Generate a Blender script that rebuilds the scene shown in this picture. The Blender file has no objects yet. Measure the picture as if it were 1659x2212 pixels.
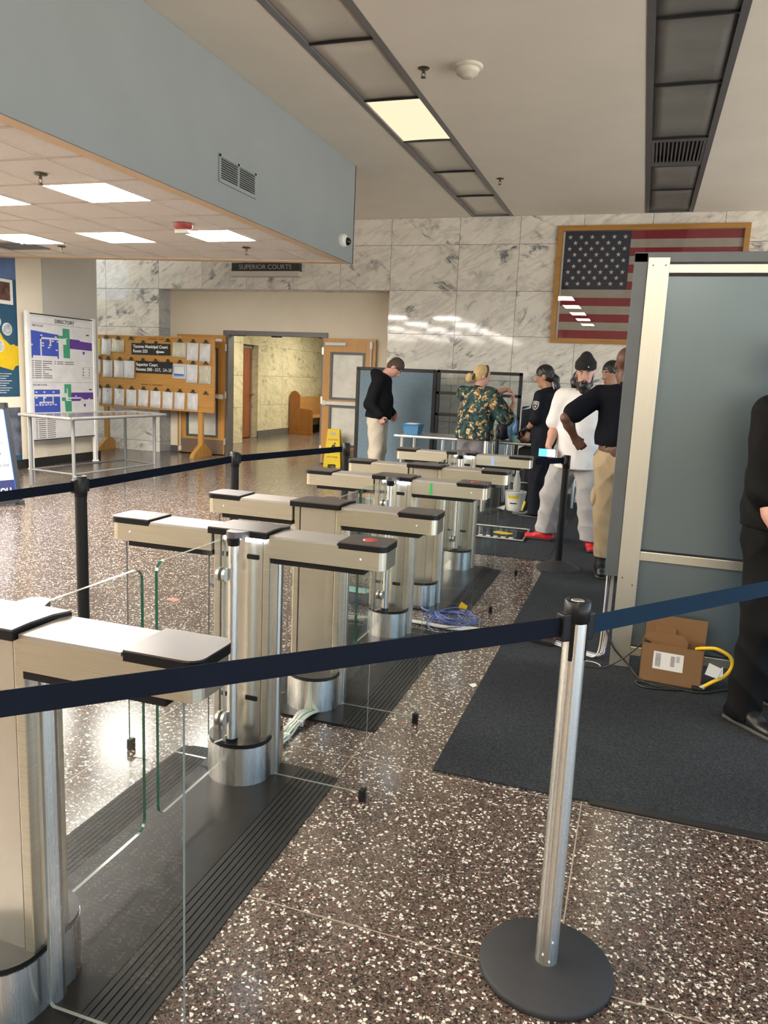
import bpy, bmesh, math, random
import numpy as np
from mathutils import Vector, Matrix, Euler
random.seed(7)
PI = math.pi
SC = bpy.context.scene
COL = SC.collection
ZERO = Vector((0, 0, 0))

# ------------------------------------------------------------------ materials
def _nt(name):
    m = bpy.data.materials.new(name); m.use_nodes = True
    nt = m.node_tree; nt.nodes.clear()
    out = nt.nodes.new('ShaderNodeOutputMaterial')
    return m, nt, out
def nd(nt, typ, **kw):
    n = nt.nodes.new(typ)
    for k, v in kw.items():
        if k in n.inputs.keys() if isinstance(k, str) else False: n.inputs[k].default_value = v
        else: setattr(n, k, v)
    return n
def lk(nt, a, b): nt.links.new(a, b)
def bsdf(nt, out, col, rough=.5, metal=0., spec=.5):
    b = nt.nodes.new('ShaderNodeBsdfPrincipled')
    b.inputs['Base Color'].default_value = (*col, 1)
    b.inputs['Roughness'].default_value = rough
    b.inputs['Metallic'].default_value = metal
    b.inputs['Specular IOR Level'].default_value = spec
    lk(nt, b.outputs[0], out.inputs[0]); return b
def ramp(nt, fac, stops, interp='LINEAR'):
    r = nt.nodes.new('ShaderNodeValToRGB'); r.color_ramp.interpolation = interp
    els = r.color_ramp.elements
    while len(els) < len(stops): els.new(.5)
    for e, (p, c) in zip(els, stops):
        e.position = p; e.color = (*c, 1) if len(c) == 3 else c
    lk(nt, fac, r.inputs[0]); return r
def coords(nt, scale=(1, 1, 1), rot=(0, 0, 0), loc=(0, 0, 0), kind='Object'):
    t = nt.nodes.new('ShaderNodeTexCoord'); mp = nt.nodes.new('ShaderNodeMapping')
    mp.inputs['Scale'].default_value = scale; mp.inputs['Rotation'].default_value = rot; mp.inputs['Location'].default_value = loc
    lk(nt, t.outputs[kind], mp.inputs[0]); return mp.outputs[0]
def noise(nt, vec, scale, detail=3, rough=.5, dist=0):
    n = nt.nodes.new('ShaderNodeTexNoise'); n.inputs['Scale'].default_value = scale
    n.inputs['Detail'].default_value = detail; n.inputs['Roughness'].default_value = rough; n.inputs['Distortion'].default_value = dist
    lk(nt, vec, n.inputs['Vector']); return n.outputs[0]
def bump(nt, b, h, strength=.2, dist=.005):
    u = nt.nodes.new('ShaderNodeBump'); u.inputs['Strength'].default_value = strength; u.inputs['Distance'].default_value = dist
    lk(nt, h, u.inputs['Height']); lk(nt, u.outputs[0], b.inputs['Normal'])
def sc3(c, k): return tuple(max(0, min(1, x * k)) for x in c)

def mat(name, col, rough=.5, metal=0., spec=.5, var=.08, vscale=6., grain=None, bmp=0., bscale=200.):
    """plain surface with a little procedural variation"""
    m, nt, out = _nt(name); b = bsdf(nt, out, col, rough, metal, spec)
    v = coords(nt, grain or (1, 1, 1))
    f = noise(nt, v, vscale, 4, .6)
    r = ramp(nt, f, [(.3, sc3(col, 1 - var)), (.7, sc3(col, 1 + var))])
    lk(nt, r.outputs[0], b.inputs['Base Color'])
    if bmp: bump(nt, b, noise(nt, v, bscale, 2), bmp, .002)
    return m
def emit(name, col, strength):
    m, nt, out = _nt(name); e = nt.nodes.new('ShaderNodeEmission')
    e.inputs[0].default_value = (*col, 1); e.inputs[1].default_value = strength
    lk(nt, e.outputs[0], out.inputs[0]); return m
def glass(name, tint=(.975, .985, .980), rough=0.0, refl=1.0):
    m, nt, out = _nt(name)
    t = nt.nodes.new('ShaderNodeBsdfTransparent'); t.inputs[0].default_value = (*tint, 1)
    g = nt.nodes.new('ShaderNodeBsdfGlossy'); g.inputs['Roughness'].default_value = rough
    lw = nt.nodes.new('ShaderNodeLayerWeight'); lw.inputs[0].default_value = .5
    pw = nt.nodes.new('ShaderNodeMath'); pw.operation = 'POWER'; pw.inputs[1].default_value = 4.5; lk(nt, lw.outputs['Facing'], pw.inputs[0])
    mu = nt.nodes.new('ShaderNodeMath'); mu.operation = 'MULTIPLY_ADD'; mu.inputs[1].default_value = .75 * refl; mu.inputs[2].default_value = .035 * refl
    lk(nt, pw.outputs[0], mu.inputs[0])
    mx = nt.nodes.new('ShaderNodeMixShader')
    lk(nt, mu.outputs[0], mx.inputs[0]); lk(nt, t.outputs[0], mx.inputs[1]); lk(nt, g.outputs[0], mx.inputs[2])
    lk(nt, mx.outputs[0], out.inputs[0]); return m
def steel(name, col=(.72, .68, .59), rough=.3, grain=(2, 2, 300), amt=.12, aniso=0.):
    m, nt, out = _nt(name); b = bsdf(nt, out, col, rough, 1.0)
    if aniso:            # brushed around the upright axis: highlights stretch up and down
        tg = nt.nodes.new('ShaderNodeTangent'); tg.direction_type = 'RADIAL'; tg.axis = 'Z'; lk(nt, tg.outputs[0], b.inputs['Tangent'])
        b.inputs['Anisotropic'].default_value = aniso; b.inputs['Anisotropic Rotation'].default_value = .25
    v = coords(nt, grain); f = noise(nt, v, 3., 1.5, .5)
    r = ramp(nt, f, [(.25, sc3(col, 1 - amt)), (.75, sc3(col, 1 + amt))]); lk(nt, r.outputs[0], b.inputs['Base Color'])
    rr = ramp(nt, f, [(.2, (rough * (1 - amt),) * 3), (.8, (min(1, rough * (1 + amt)),) * 3)]); lk(nt, rr.outputs[0], b.inputs['Roughness'])
    return m
def wood(name, c1, c2, axis='x', rough=.4, scale=1.):
    m, nt, out = _nt(name); b = bsdf(nt, out, c1, rough)
    s = {'x': (.8, 14, 14), 'y': (14, .8, 14), 'z': (14, 14, .8)}[axis]
    v = coords(nt, tuple(x * scale for x in s)); f = noise(nt, v, 2.2, 6, .65, .6)
    r = ramp(nt, f, [(.25, c2), (.5, c1), (.8, sc3(c1, 1.15))]); lk(nt, r.outputs[0], b.inputs['Base Color'])
    return m

def terrazzo():
    m, nt, out = _nt('terrazzo'); b = bsdf(nt, out, (.12, .09, .075), .16, 0, .5)
    v = coords(nt)
    # irregular marble chips at two sizes in a brown ground, thin metal divider strips on a grid
    nv = nt.nodes.new('ShaderNodeTexNoise'); nv.inputs['Scale'].default_value = 60.; nv.inputs['Detail'].default_value = 1
    lk(nt, v, nv.inputs['Vector'])
    ad = nt.nodes.new('ShaderNodeVectorMath'); ad.operation = 'MULTIPLY_ADD'; ad.inputs[1].default_value = (.007, .007, .007)
    lk(nt, nv.outputs[1], ad.inputs[0]); lk(nt, v, ad.inputs[2])
    def chips(scale, stops):
        vo = nt.nodes.new('ShaderNodeTexVoronoi'); vo.inputs['Scale'].default_value = scale; vo.inputs['Randomness'].default_value = 1
        lk(nt, ad.outputs[0], vo.inputs['Vector'])
        sp = nt.nodes.new('ShaderNodeSeparateColor'); lk(nt, vo.outputs['Color'], sp.inputs[0])
        return vo, sp, ramp(nt, sp.outputs[0], stops, 'CONSTANT')
    br, dk, rd = (.080, .059, .048), (.024, .019, .017), (.105, .048, .042)
    vo2, sp2, small = chips(210, [(0, dk), (.30, br), (.54, (.135, .103, .087)), (.72, rd), (.80, (.08, .061, .052)), (.945, (.34, .31, .275))])
    vo1, sp1, big = chips(108, [(0, (.66, .62, .56)), (.095, (.56, .52, .46)), (.13, (.10, .075, .062)), (.25, dk), (.30, rd)])
    # only some of the large cells carry a chip, shrunk inside its cell so that it keeps an angular outline
    lt = nt.nodes.new('ShaderNodeMath'); lt.operation = 'LESS_THAN'; lt.inputs[1].default_value = .36
    lk(nt, sp1.outputs[0], lt.inputs[0])
    ve = nt.nodes.new('ShaderNodeTexVoronoi'); ve.feature = 'DISTANCE_TO_EDGE'; ve.inputs['Scale'].default_value = 108; lk(nt, ad.outputs[0], ve.inputs['Vector'])
    dlt = nt.nodes.new('ShaderNodeMath'); dlt.operation = 'GREATER_THAN'; dlt.inputs[1].default_value = .085
    lk(nt, ve.outputs['Distance'], dlt.inputs[0])
    an = nt.nodes.new('ShaderNodeMath'); an.operation = 'MULTIPLY'; lk(nt, lt.outputs[0], an.inputs[0]); lk(nt, dlt.outputs[0], an.inputs[1])
    mx = nt.nodes.new('ShaderNodeMixRGB'); lk(nt, an.outputs[0], mx.inputs[0]); lk(nt, small.outputs[0], mx.inputs[1]); lk(nt, big.outputs[0], mx.inputs[2])
    # divider strips
    sx = nt.nodes.new('ShaderNodeSeparateXYZ'); lk(nt, v, sx.inputs[0])
    def line(o, off):
        a = nt.nodes.new('ShaderNodeMath'); a.operation = 'ADD'; a.inputs[1].default_value = off; lk(nt, o, a.inputs[0])
        w = nt.nodes.new('ShaderNodeMath'); w.operation = 'WRAP'; w.inputs[1].default_value = .4465; w.inputs[2].default_value = -.4465; lk(nt, a.outputs[0], w.inputs[0])
        q = nt.nodes.new('ShaderNodeMath'); q.operation = 'ABSOLUTE'; lk(nt, w.outputs[0], q.inputs[0])
        l = nt.nodes.new('ShaderNodeMath'); l.operation = 'LESS_THAN'; l.inputs[1].default_value = .0022; lk(nt, q.outputs[0], l.inputs[0]); return l.outputs[0]
    mm = nt.nodes.new('ShaderNodeMath'); mm.operation = 'MAXIMUM'
    lk(nt, line(sx.outputs[0], .072), mm.inputs[0]); lk(nt, line(sx.outputs[1], -1.803), mm.inputs[1])
    m2 = nt.nodes.new('ShaderNodeMixRGB'); m2.inputs[2].default_value = (.30, .26, .21, 1)
    lk(nt, mm.outputs[0], m2.inputs[0]); lk(nt, mx.outputs[0], m2.inputs[1])
    lk(nt, m2.outputs[0], b.inputs['Base Color'])
    f = noise(nt, v, 1.3, 4, .6); rr = ramp(nt, f, [(.3, (.17,) * 3), (.7, (.21,) * 3)]); lk(nt, rr.outputs[0], b.inputs['Roughness'])
    return m

def marble(name='marble', base=(.80, .76, .68), warm=1.0, dark=(.13, .14, .16), rough=.06):
    m, nt, out = _nt(name); b = bsdf(nt, out, base, rough, 0, .5)
    geo = nt.nodes.new('ShaderNodeNewGeometry'); tc = nt.nodes.new('ShaderNodeTexCoord')
    mu = nt.nodes.new('ShaderNodeVectorMath'); mu.operation = 'MULTIPLY_ADD'; mu.inputs[1].default_value = (37, 23, 51)
    lk(nt, geo.outputs['Random Per Island'], mu.inputs[0]); lk(nt, tc.outputs['Object'], mu.inputs[2])
    def vein(ang, scale, w, dist, stretch):
        mp = nt.nodes.new('ShaderNodeMapping'); mp.vector_type = 'TEXTURE'; mp.inputs['Rotation'].default_value = (0, ang, ang); mp.inputs['Scale'].default_value = stretch
        lk(nt, mu.outputs[0], mp.inputs[0]); f = noise(nt, mp.outputs[0], scale, 6, .62, dist)
        s = nt.nodes.new('ShaderNodeMath'); s.operation = 'SUBTRACT'; s.inputs[1].default_value = .5; lk(nt, f, s.inputs[0])
        a = nt.nodes.new('ShaderNodeMath'); a.operation = 'ABSOLUTE'; lk(nt, s.outputs[0], a.inputs[0])
        return ramp(nt, a.outputs[0], [(0, (1,) * 3), (w * .35, (.6,) * 3), (w, (0,) * 3)])
    def mul(x, y):
        q = nt.nodes.new('ShaderNodeMixRGB'); q.blend_type = 'MULTIPLY'; q.inputs[0].default_value = 1; lk(nt, x.outputs[0], q.inputs[1]); lk(nt, y.outputs[0], q.inputs[2]); return q
    va = vein(-.62, 1.5, .042, .55, (2.4, 1.5, .62)); vb = vein(.5, 1.5, .042, .55, (2.4, 1.5, .62)); v2 = vein(-.55, 3.0, .05, .4, (2.6, 1.5, .5))
    side = ramp(nt, geo.outputs['Random Per Island'], [(0, (0,) * 3), (.62, (1,) * 3)], 'CONSTANT')
    v1 = nt.nodes.new('ShaderNodeMixRGB'); lk(nt, side.outputs[0], v1.inputs[0]); lk(nt, va.outputs[0], v1.inputs[1]); lk(nt, vb.outputs[0], v1.inputs[2])
    mk = ramp(nt, noise(nt, mu.outputs[0], 1.7, 3), [(.44, (0,) * 3), (.58, (1,) * 3)])
    mk2 = ramp(nt, noise(nt, mu.outputs[0], 5.5, 3), [(.44, (.10,) * 3), (.58, (1,) * 3)])
    p1b = mul(mul(v1, mk), mk2)
    cloud = ramp(nt, noise(nt, mu.outputs[0], 2.2, 5, .6, .8), [(.35, sc3(base, .9)), (.65, sc3(base, 1.06))])
    p2 = nt.nodes.new('ShaderNodeMixRGB'); p2.inputs[2].default_value = (*sc3(base, .5), 1); 
    k2 = nt.nodes.new('ShaderNodeMath'); k2.operation = 'MULTIPLY'; k2.inputs[1].default_value = .38; lk(nt, v2.outputs[0], k2.inputs[0])
    lk(nt, k2.outputs[0], p2.inputs[0]); lk(nt, cloud.outputs[0], p2.inputs[1])
    p3 = nt.nodes.new('ShaderNodeMixRGB'); p3.inputs[2].default_value = (*dark, 1); lk(nt, p1b.outputs[0], p3.inputs[0]); lk(nt, p2.outputs[0], p3.inputs[1])
    lk(nt, p3.outputs[0], b.inputs['Base Color']); return m

def carpet(name, c):
    m, nt, out = _nt(name); b = bsdf(nt, out, c, .95, 0, .15); v = coords(nt)
    f = noise(nt, v, 105., 4, .75); g = noise(nt, v, 1.6, 3)
    r = ramp(nt, f, [(.32, sc3(c, .45)), (.52, c), (.72, sc3(c, 2.0))])
    g2 = ramp(nt, g, [(.3, (.85,) * 3), (.7, (1.15,) * 3)])
    mx = nt.nodes.new('ShaderNodeMixRGB'); mx.blend_type = 'MULTIPLY'; mx.inputs[0].default_value = 1
    lk(nt, r.outputs[0], mx.inputs[1]); lk(nt, g2.outputs[0], mx.inputs[2]); lk(nt, mx.outputs[0], b.inputs['Base Color'])
    bump(nt, b, f, .5, .004); return m

def floral(name):
    m, nt, out = _nt(name); b = bsdf(nt, out, (.03, .05, .05), .8, 0, .2); v = coords(nt)
    f = noise(nt, v, 15., 3, .6, .9); g = noise(nt, v, 34., 2, .6, .5); h = noise(nt, coords(nt, loc=(3, 5, 1)), 11., 3, .6, .6)
    base = ramp(nt, h, [(.38, (.010, .013, .018)), (.5, (.02, .05, .055)), (.62, (.035, .085, .08))])
    tan = ramp(nt, g, [(.4, (.16, .09, .035)), (.55, (.52, .36, .16)), (.66, (.66, .55, .34))])
    k = ramp(nt, f, [(.545, (0,) * 3), (.565, (1,) * 3)])
    mx = nt.nodes.new('ShaderNodeMixRGB'); lk(nt, k.outputs[0], mx.inputs[0]); lk(nt, base.outputs[0], mx.inputs[1]); lk(nt, tan.outputs[0], mx.inputs[2])
    lk(nt, mx.outputs[0], b.inputs['Base Color']); return m

def printed(name, paper=(.72, .70, .68), ink=(.30, .30, .31), pitch=90., axis=2, fill=.5):
    """sheet with rows of print: broken grey lines along one axis"""
    m, nt, out = _nt(name); b = bsdf(nt, out, paper, .7, 0, .2)
    t = nt.nodes.new('ShaderNodeTexCoord'); s = nt.nodes.new('ShaderNodeSeparateXYZ'); lk(nt, t.outputs['Object'], s.inputs[0])
    a = nt.nodes.new('ShaderNodeMath'); a.operation = 'MULTIPLY'; a.inputs[1].default_value = pitch; lk(nt, s.outputs[axis], a.inputs[0])
    fr = nt.nodes.new('ShaderNodeMath'); fr.operation = 'FRACT'; lk(nt, a.outputs[0], fr.inputs[0])
    lt = nt.nodes.new('ShaderNodeMath'); lt.operation = 'LESS_THAN'; lt.inputs[1].default_value = fill; lk(nt, fr.outputs[0], lt.inputs[0])
    n = noise(nt, coords(nt, (26, 26, 9)), 1., 1); k = ramp(nt, n, [(.38, (0,) * 3), (.46, (.75,) * 3)])
    mu = nt.nodes.new('ShaderNodeMath'); mu.operation = 'MULTIPLY'; lk(nt, lt.outputs[0], mu.inputs[0]); lk(nt, k.outputs[0], mu.inputs[1])
    mx = nt.nodes.new('ShaderNodeMixRGB'); mx.inputs[1].default_value = (*paper, 1); mx.inputs[2].default_value = (*ink, 1)
    lk(nt, mu.outputs[0], mx.inputs[0]); lk(nt, mx.outputs[0], b.inputs['Base Color']); return m

M = {}
def mats():
    M['floor'] = terrazzo(); M['marble'] = marble()
    M['marble_jamb'] = marble('marble_grey', (.46, .46, .44), dark=(.15, .16, .17))
    M['marble_yellow'] = marble('marble_cream', (.66, .60, .43), dark=(.30, .27, .20), rough=.12)
    M['joint'] = mat('stone_joint', (.10, .095, .085), .9)
    M['ceil'] = mat('ceiling_paint', (.76, .705, .615), .9, spec=.2, var=.03, vscale=1.5)
    M['tile'] = mat('ceiling_tile', (.88, .85, .815), .95, spec=.1, var=.04, vscale=40., bmp=.15)
    M['tbar'] = mat('tbar_paint', (.66, .58, .52), .6, var=.02)
    M['soffit'] = mat('blue_grey_paint', (.262, .290, .292), .75, spec=.25, var=.03, vscale=2.)
    M['tan'] = mat('tan_paint', (.74, .57, .40), .8, spec=.2, var=.03)
    M['beige'] = mat('beige_paint', (.83, .735, .58), .8, spec=.25, var=.03, vscale=2.)
    M['grey_paint'] = mat('grey_paint', (.52, .49, .44), .8, spec=.25, var=.03, vscale=2.)
    M['blackbase'] = mat('black_rubber_base', (.012, .012, .013), .5)
    M['darkframe'] = mat('dark_metal_frame', (.10, .10, .105), .5, .3)
    M['frame_grey'] = mat('grey_door_frame', (.16, .155, .16), .45, .2)
    M['alu'] = steel('satin_aluminium', (.76, .75, .72), .32)
    M['tablesteel'] = mat('table_steel', (.27, .275, .28), .38, .35); M['tabletop'] = mat('table_sheet', (.30, .265, .225), .10, .75)
    M['steel'] = steel('brushed_steel_tan', (.74, .695, .56), .33, (1.5, 1.5, 260))
    M['steel_h'] = steel('brushed_steel_top', (.52, .49, .46), .5, (1.5, 260, 260))
    M['steel_v'] = steel('brushed_steel_column', (.78, .75, .65), .27, (60, 60, .1), .01, .6)
    M['chrome'] = steel('polished_steel', (.80, .775, .73), .27, (60, 60, .06), .04, .85)
    M['blackplastic'] = mat('black_plastic', (.008, .008, .009), .32, spec=.3)
    M['capblack'] = mat('dark_satin_cap', (.16, .145, .145), .34, .85, var=.06)
    M['blackcoat'] = mat('black_powder_coat', (.008, .008, .009), .4, spec=.3)
    M['rubber'] = mat('dark_rubber_mat', (.014, .0135, .0135), .34, spec=.12, var=.2, vscale=25.)
    M['ramp'] = mat('ribbed_rubber', (.012, .012, .0125), .55, spec=.25)
    M['glass'] = glass('clear_glass'); M['pane'] = glass('window_glass', (.90, .90, .87)); M['acrylic'] = glass('clear_acrylic', (.86, .88, .88), .02, .8)
    M['gedge'] = mat('green_glass_edge', (.012, .085, .055), .1)
    M['gedge_l'] = mat('pale_glass_edge', (.24, .26, .24), .12)
    M['led'] = emit('white_led', (.78, .88, 1.), 22.)
    M['ledgreen'] = emit('green_status_light', (.10, .75, .16), .55); M['ledblue'] = emit('blue_status_light', (.35, .5, 1.), .9)
    M['red'] = mat('red_disc', (.34, .06, .05), .3)
    M['belt'] = mat('navy_webbing', (.008, .011, .020), .85, spec=.08, bmp=.3, bscale=400.)
    M['belt2'] = mat('blue_webbing', (.010, .028, .055), .85, spec=.1, bmp=.3, bscale=400.)
    M['basecoat'] = mat('charcoal_base_coat', (.028, .029, .033), .6, spec=.3, bmp=.2)
    M['oak'] = wood('oak', (.52, .265, .065), (.40, .185, .04), 'x'); M['oakz'] = wood('oak_upright', (.52, .265, .065), (.40, .185, .04), 'z')
    M['frame_oak'] = wood('golden_oak', (.38, .19, .045), (.27, .12, .025), 'x')
    M['pew'] = wood('dark_pew_oak', (.27, .105, .022), (.16, .055, .012), 'z'); M['pew_l'] = wood('pew_back_oak', (.44, .235, .085), (.33, .16, .05), 'y')
    M['reddoor'] = wood('red_brown_door', (.28, .095, .035), (.19, .06, .02), 'z')
    M['kick'] = mat('bronze_kick_plate', (.24, .17, .125), .4, .4)
    M['white'] = mat('white_plastic', (.74, .73, .70), .4); M['whitepaint'] = mat('white_enamel', (.74, .73, .71), .35)
    M['paper'] = mat('paper', (.80, .78, .76), .8, spec=.1, var=.03); M['print'] = printed('printed_sheet', (.84, .82, .80), (.50, .49, .50), 80., 2, .4)
    M['print_y'] = printed('cream_sheet', (.74, .69, .53), (.45, .42, .35)); M['yellowp'] = mat('yellow_paper', (.60, .50, .16), .8)
    M['clip'] = mat('dark_spring_clip', (.10, .085, .05), .35, .8)
    M['black'] = mat('matt_black', (.010, .010, .011), .6); M['ink'] = mat('black_ink', (.012, .012, .014), .6); M['inkgrey'] = mat('grey_ink', (.16, .15, .15), .7)
    M['wtext'] = mat('white_lettering', (.80, .79, .77), .5); M['gtext'] = mat('grey_lettering', (.42, .41, .39), .4, .3)
    M['burn'] = mat('burnt_lettering', (.13, .06, .018), .7)
    M['blue'] = mat('map_blue', (.045, .085, .42), .4); M['green'] = mat('map_green', (.045, .30, .17), .4); M['purple'] = mat('map_purple', (.10, .035, .27), .4)
    M['panel'] = mat('white_board', (.68, .67, .67), .3)
    M['yellow'] = mat('safety_yellow', (.72, .53, .01), .35); M['carpet'] = carpet('charcoal_carpet', (.031, .0345, .040))
    M['bluefab'] = mat('blue_grey_fabric', (.18, .245, .30), .9, spec=.15, var=.08, vscale=30., bmp=.3, bscale=300.)
    M['card'] = mat('cardboard', (.225, .128, .062), .8, spec=.15, var=.07, vscale=5.); M['card_in'] = mat('cardboard_inside', (.23, .125, .058), .85, spec=.15)
    M['cyellow'] = mat('yellow_cable', (.80, .50, .02), .35); M['cblue'] = mat('blue_cable', (.10, .15, .42), .4); M['cwhite'] = mat('white_cable', (.66, .65, .60), .4); M['cblack'] = mat('black_cable', (.010, .010, .011), .45); M['cred'] = mat('red_cable', (.5, .03, .03), .4)
    M['tub'] = mat('white_tub', (.68, .68, .66), .35); M['bin'] = mat('blue_bin', (.02, .16, .36), .3); M['bag'] = mat('navy_bag', (.012, .014, .024), .6)
    M['bluebag'] = mat('blue_film', (.12, .25, .42), .15, var=.3, vscale=20.); M['tanbag'] = mat('tan_contents', (.45, .24, .15), .4, var=.4, vscale=25.)
    M['booth'] = mat('booth_grey_frame', (.125, .14, .15), .4, .35); M['booth_alu'] = steel('booth_aluminium', (.78, .76, .68), .38, (260, 260, 1.5), .06)
    M['frost'] = mat('frosted_grey_panel', (.195, .25, .285), .30, .7, var=.03, vscale=2.)
    M['diff'] = mat('unlit_diffuser', (.60, .56, .48), .5, var=.05, vscale=2.); M['diff_d'] = mat('dusty_diffuser', (.17, .165, .155), .55, var=.12, vscale=2.5)
    M['lit'] = emit('lit_panel', (1., .94, .85), 56.); M['strip_lit'] = emit('lit_strip_panel', (1., .86, .58), .85)
    M['flagred'] = mat('flag_red', (.32, .02, .045), .7); M['flagwhite'] = mat('flag_white', (.50, .455, .44), .7); M['flagblue'] = mat('flag_blue', (.022, .028, .075), .7)
    M['smoke'] = mat('detector_plastic', (.62, .57, .48), .45); M['signblack'] = mat('dark_sign_face', (.022, .022, .022), .4)
    M['lobe'] = mat('dark_dome', (.005, .005, .006), .08)
    M['teal'] = mat('mural_teal', (.015, .07, .13), .4, var=.1); M['sky'] = mat('mural_sky', (.10, .17, .36), .4, var=.25, vscale=3.); M['muralyellow'] = mat('mural_yellow', (.66, .45, .01), .4)
    M['photo'] = mat('grey_photograph', (.10, .115, .16), .4, var=.75, vscale=5.); M['photo2'] = mat('brown_photograph', (.10, .05, .035), .4, var=.9, vscale=9.); M['photo3'] = mat('pale_photograph', (.40, .42, .43), .4, var=.4, vscale=14.)
    M['navy'] = mat('navy_print', (.020, .025, .10), .4); M['brightblue'] = mat('blue_print', (.03, .16, .55), .4)
    M['phone'] = emit('phone_glow', (.10, .42, 1.), 2.2); M['phone2'] = emit('phone_glow_violet', (.75, .62, 1.), 2.2)
    M['cgreen'] = mat('green_cable', (.10, .40, .18), .4); M['tape'] = mat('faded_red_tape', (.34, .10, .075), .5)
    M['orange'] = mat('orange_card', (.62, .28, .12), .5); M['tealcard'] = mat('teal_card', (.20, .42, .42), .5)
mats()

# ------------------------------------------------------------------ mesh builder
class MB:
    def __init__(s): s.v = []; s.f = []; s.mi = []; s.sm = []
    def add(s, verts, faces, mi=0, smooth=False):
        o = len(s.v); s.v += [tuple(p) for p in verts]
        for f in faces: s.f.append([i + o for i in f]); s.mi.append(mi); s.sm.append(smooth)
        return s
    def box(s, lo, hi, mi=0, rz=0, piv=None, bev=0., M4=None):
        bm = bmesh.new(); bmesh.ops.create_cube(bm, size=1)
        c = [(a + b) / 2 for a, b in zip(lo, hi)]; d = [abs(b - a) for a, b in zip(lo, hi)]
        bmesh.ops.scale(bm, vec=d, verts=bm.verts)
        if bev: bmesh.ops.bevel(bm, geom=bm.edges[:], offset=min(bev, min(d) * .45), segments=2, profile=.6, affect='EDGES')
        bmesh.ops.translate(bm, vec=c, verts=bm.verts)
        if rz: bmesh.ops.rotate(bm, cent=piv or c, matrix=Matrix.Rotation(rz, 3, 'Z'), verts=bm.verts)
        if M4: bmesh.ops.transform(bm, matrix=M4, verts=bm.verts)
        bm.verts.index_update(); s.add([v.co[:] for v in bm.verts], [[v.index for v in f.verts] for f in bm.faces], mi, False); bm.free(); return s
    def cyl(s, a, b, r, r2=None, seg=20, mi=0, caps=True):
        a, b = Vector(a), Vector(b); r2 = r if r2 is None else r2; d = (b - a).normalized()
        u = d.orthogonal().normalized(); w = d.cross(u); vs = []
        for p, q in ((a, r), (b, r2)):
            for i in range(seg):
                t = 2 * PI * i / seg; vs.append(p + u * (math.cos(t) * q) + w * (math.sin(t) * q))
        fs = [[i, (i + 1) % seg, seg + (i + 1) % seg, seg + i] for i in range(seg)]
        s.add(vs, fs, mi, True)
        if caps: s.add(vs[:seg], [list(range(seg))[::-1]], mi); s.add(vs[seg:], [list(range(seg))], mi)
        return s
    def tube(s, pts, r, seg=8, mi=0, closed=False):
        pts = [Vector(p) for p in pts]; n = len(pts); vs = []; up = None
        for i, p in enumerate(pts):
            a = pts[max(i - 1, 0)]; b = pts[min(i + 1, n - 1)]; d = (b - a).normalized()
            if up is None: up = d.orthogonal().normalized()
            up = (up - d * up.dot(d)).normalized(); w = d.cross(up)
            for k in range(seg):
                t = 2 * PI * k / seg; vs.append(p + up * (math.cos(t) * r) + w * (math.sin(t) * r))
        fs = [[i * seg + k, i * seg + (k + 1) % seg, (i + 1) * seg + (k + 1) % seg, (i + 1) * seg + k] for i in range(n - 1) for k in range(seg)]
        s.add(vs, fs, mi, True); s.add(vs[:seg], [list(range(seg))[::-1]], mi); s.add(vs[-seg:], [list(range(seg))], mi); return s
    def lathe(s, prof, c=(0, 0, 0), seg=36, mi=0, smooth=True):
        c = Vector(c); n = len(prof); vs = []
        for r, z in prof:
            for i in range(seg):
                t = 2 * PI * i / seg; vs.append((c.x + r * math.cos(t), c.y + r * math.sin(t), c.z + z))
        fs = [[j * seg + i, j * seg + (i + 1) % seg, (j + 1) * seg + (i + 1) % seg, (j + 1) * seg + i] for j in range(n - 1) for i in range(seg)]
        s.add(vs, fs, mi, smooth)
        s.add(vs[:seg], [list(range(seg))[::-1]], mi); s.add(vs[-seg:], [list(range(seg))], mi); return s
    def prism(s, poly, z0, z1, mi=0, M4=None, smooth=False, mi_side=None):
        n = len(poly); vs = [Vector((x, y, z0)) for x, y in poly] + [Vector((x, y, z1)) for x, y in poly]
        if M4: vs = [M4 @ v for v in vs]
        s.add(vs, [list(range(n))[::-1], [n + i for i in range(n)]], mi)
        s.add(vs, [[i, (i + 1) % n, n + (i + 1) % n, n + i] for i in range(n)], mi if mi_side is None else mi_side, smooth); return s
    def quad(s, a, b, c, d, mi=0): return s.add([a, b, c, d], [[0, 1, 2, 3]], mi)
    def grid(s, rows, mi=0, smooth=True):
        h, w = len(rows), len(rows[0])
        return s.add([p for r in rows for p in r], [[j * w + i, j * w + i + 1, (j + 1) * w + i + 1, (j + 1) * w + i] for j in range(h - 1) for i in range(w - 1)], mi, smooth)
    def mesh(s, name, ms):
        me = bpy.data.meshes.new(name); me.from_pydata(s.v, [], s.f)
        for m in (ms if isinstance(ms, (list, tuple)) else [ms]): me.materials.append(M[m] if isinstance(m, str) else m)
        me.polygons.foreach_set('material_index', s.mi); me.polygons.foreach_set('use_smooth', s.sm)
        me.update(); return me
def rrect(x0, y0, x1, y1, r, seg=5):
    out = []
    for cx, cy, a in ((x1 - r, y1 - r, 0), (x0 + r, y1 - r, 90), (x0 + r, y0 + r, 180), (x1 - r, y0 + r, 270)):
        for i in range(seg + 1):
            t = math.radians(a + 90 * i / seg); out.append((cx + r * math.cos(t), cy + r * math.sin(t)))
    return out
# basis that stands a 2D drawing up on a wall:  xz = facing -Y,  yz = facing +X
def wall_xz(x, y, z): return Matrix(((1, 0, 0, x), (0, 0, -1, y), (0, 1, 0, z), (0, 0, 0, 1)))
def wall_yz(x, y, z): return Matrix(((0, 0, 1, x), (1, 0, 0, y), (0, 1, 0, z), (0, 0, 0, 1)))

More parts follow.
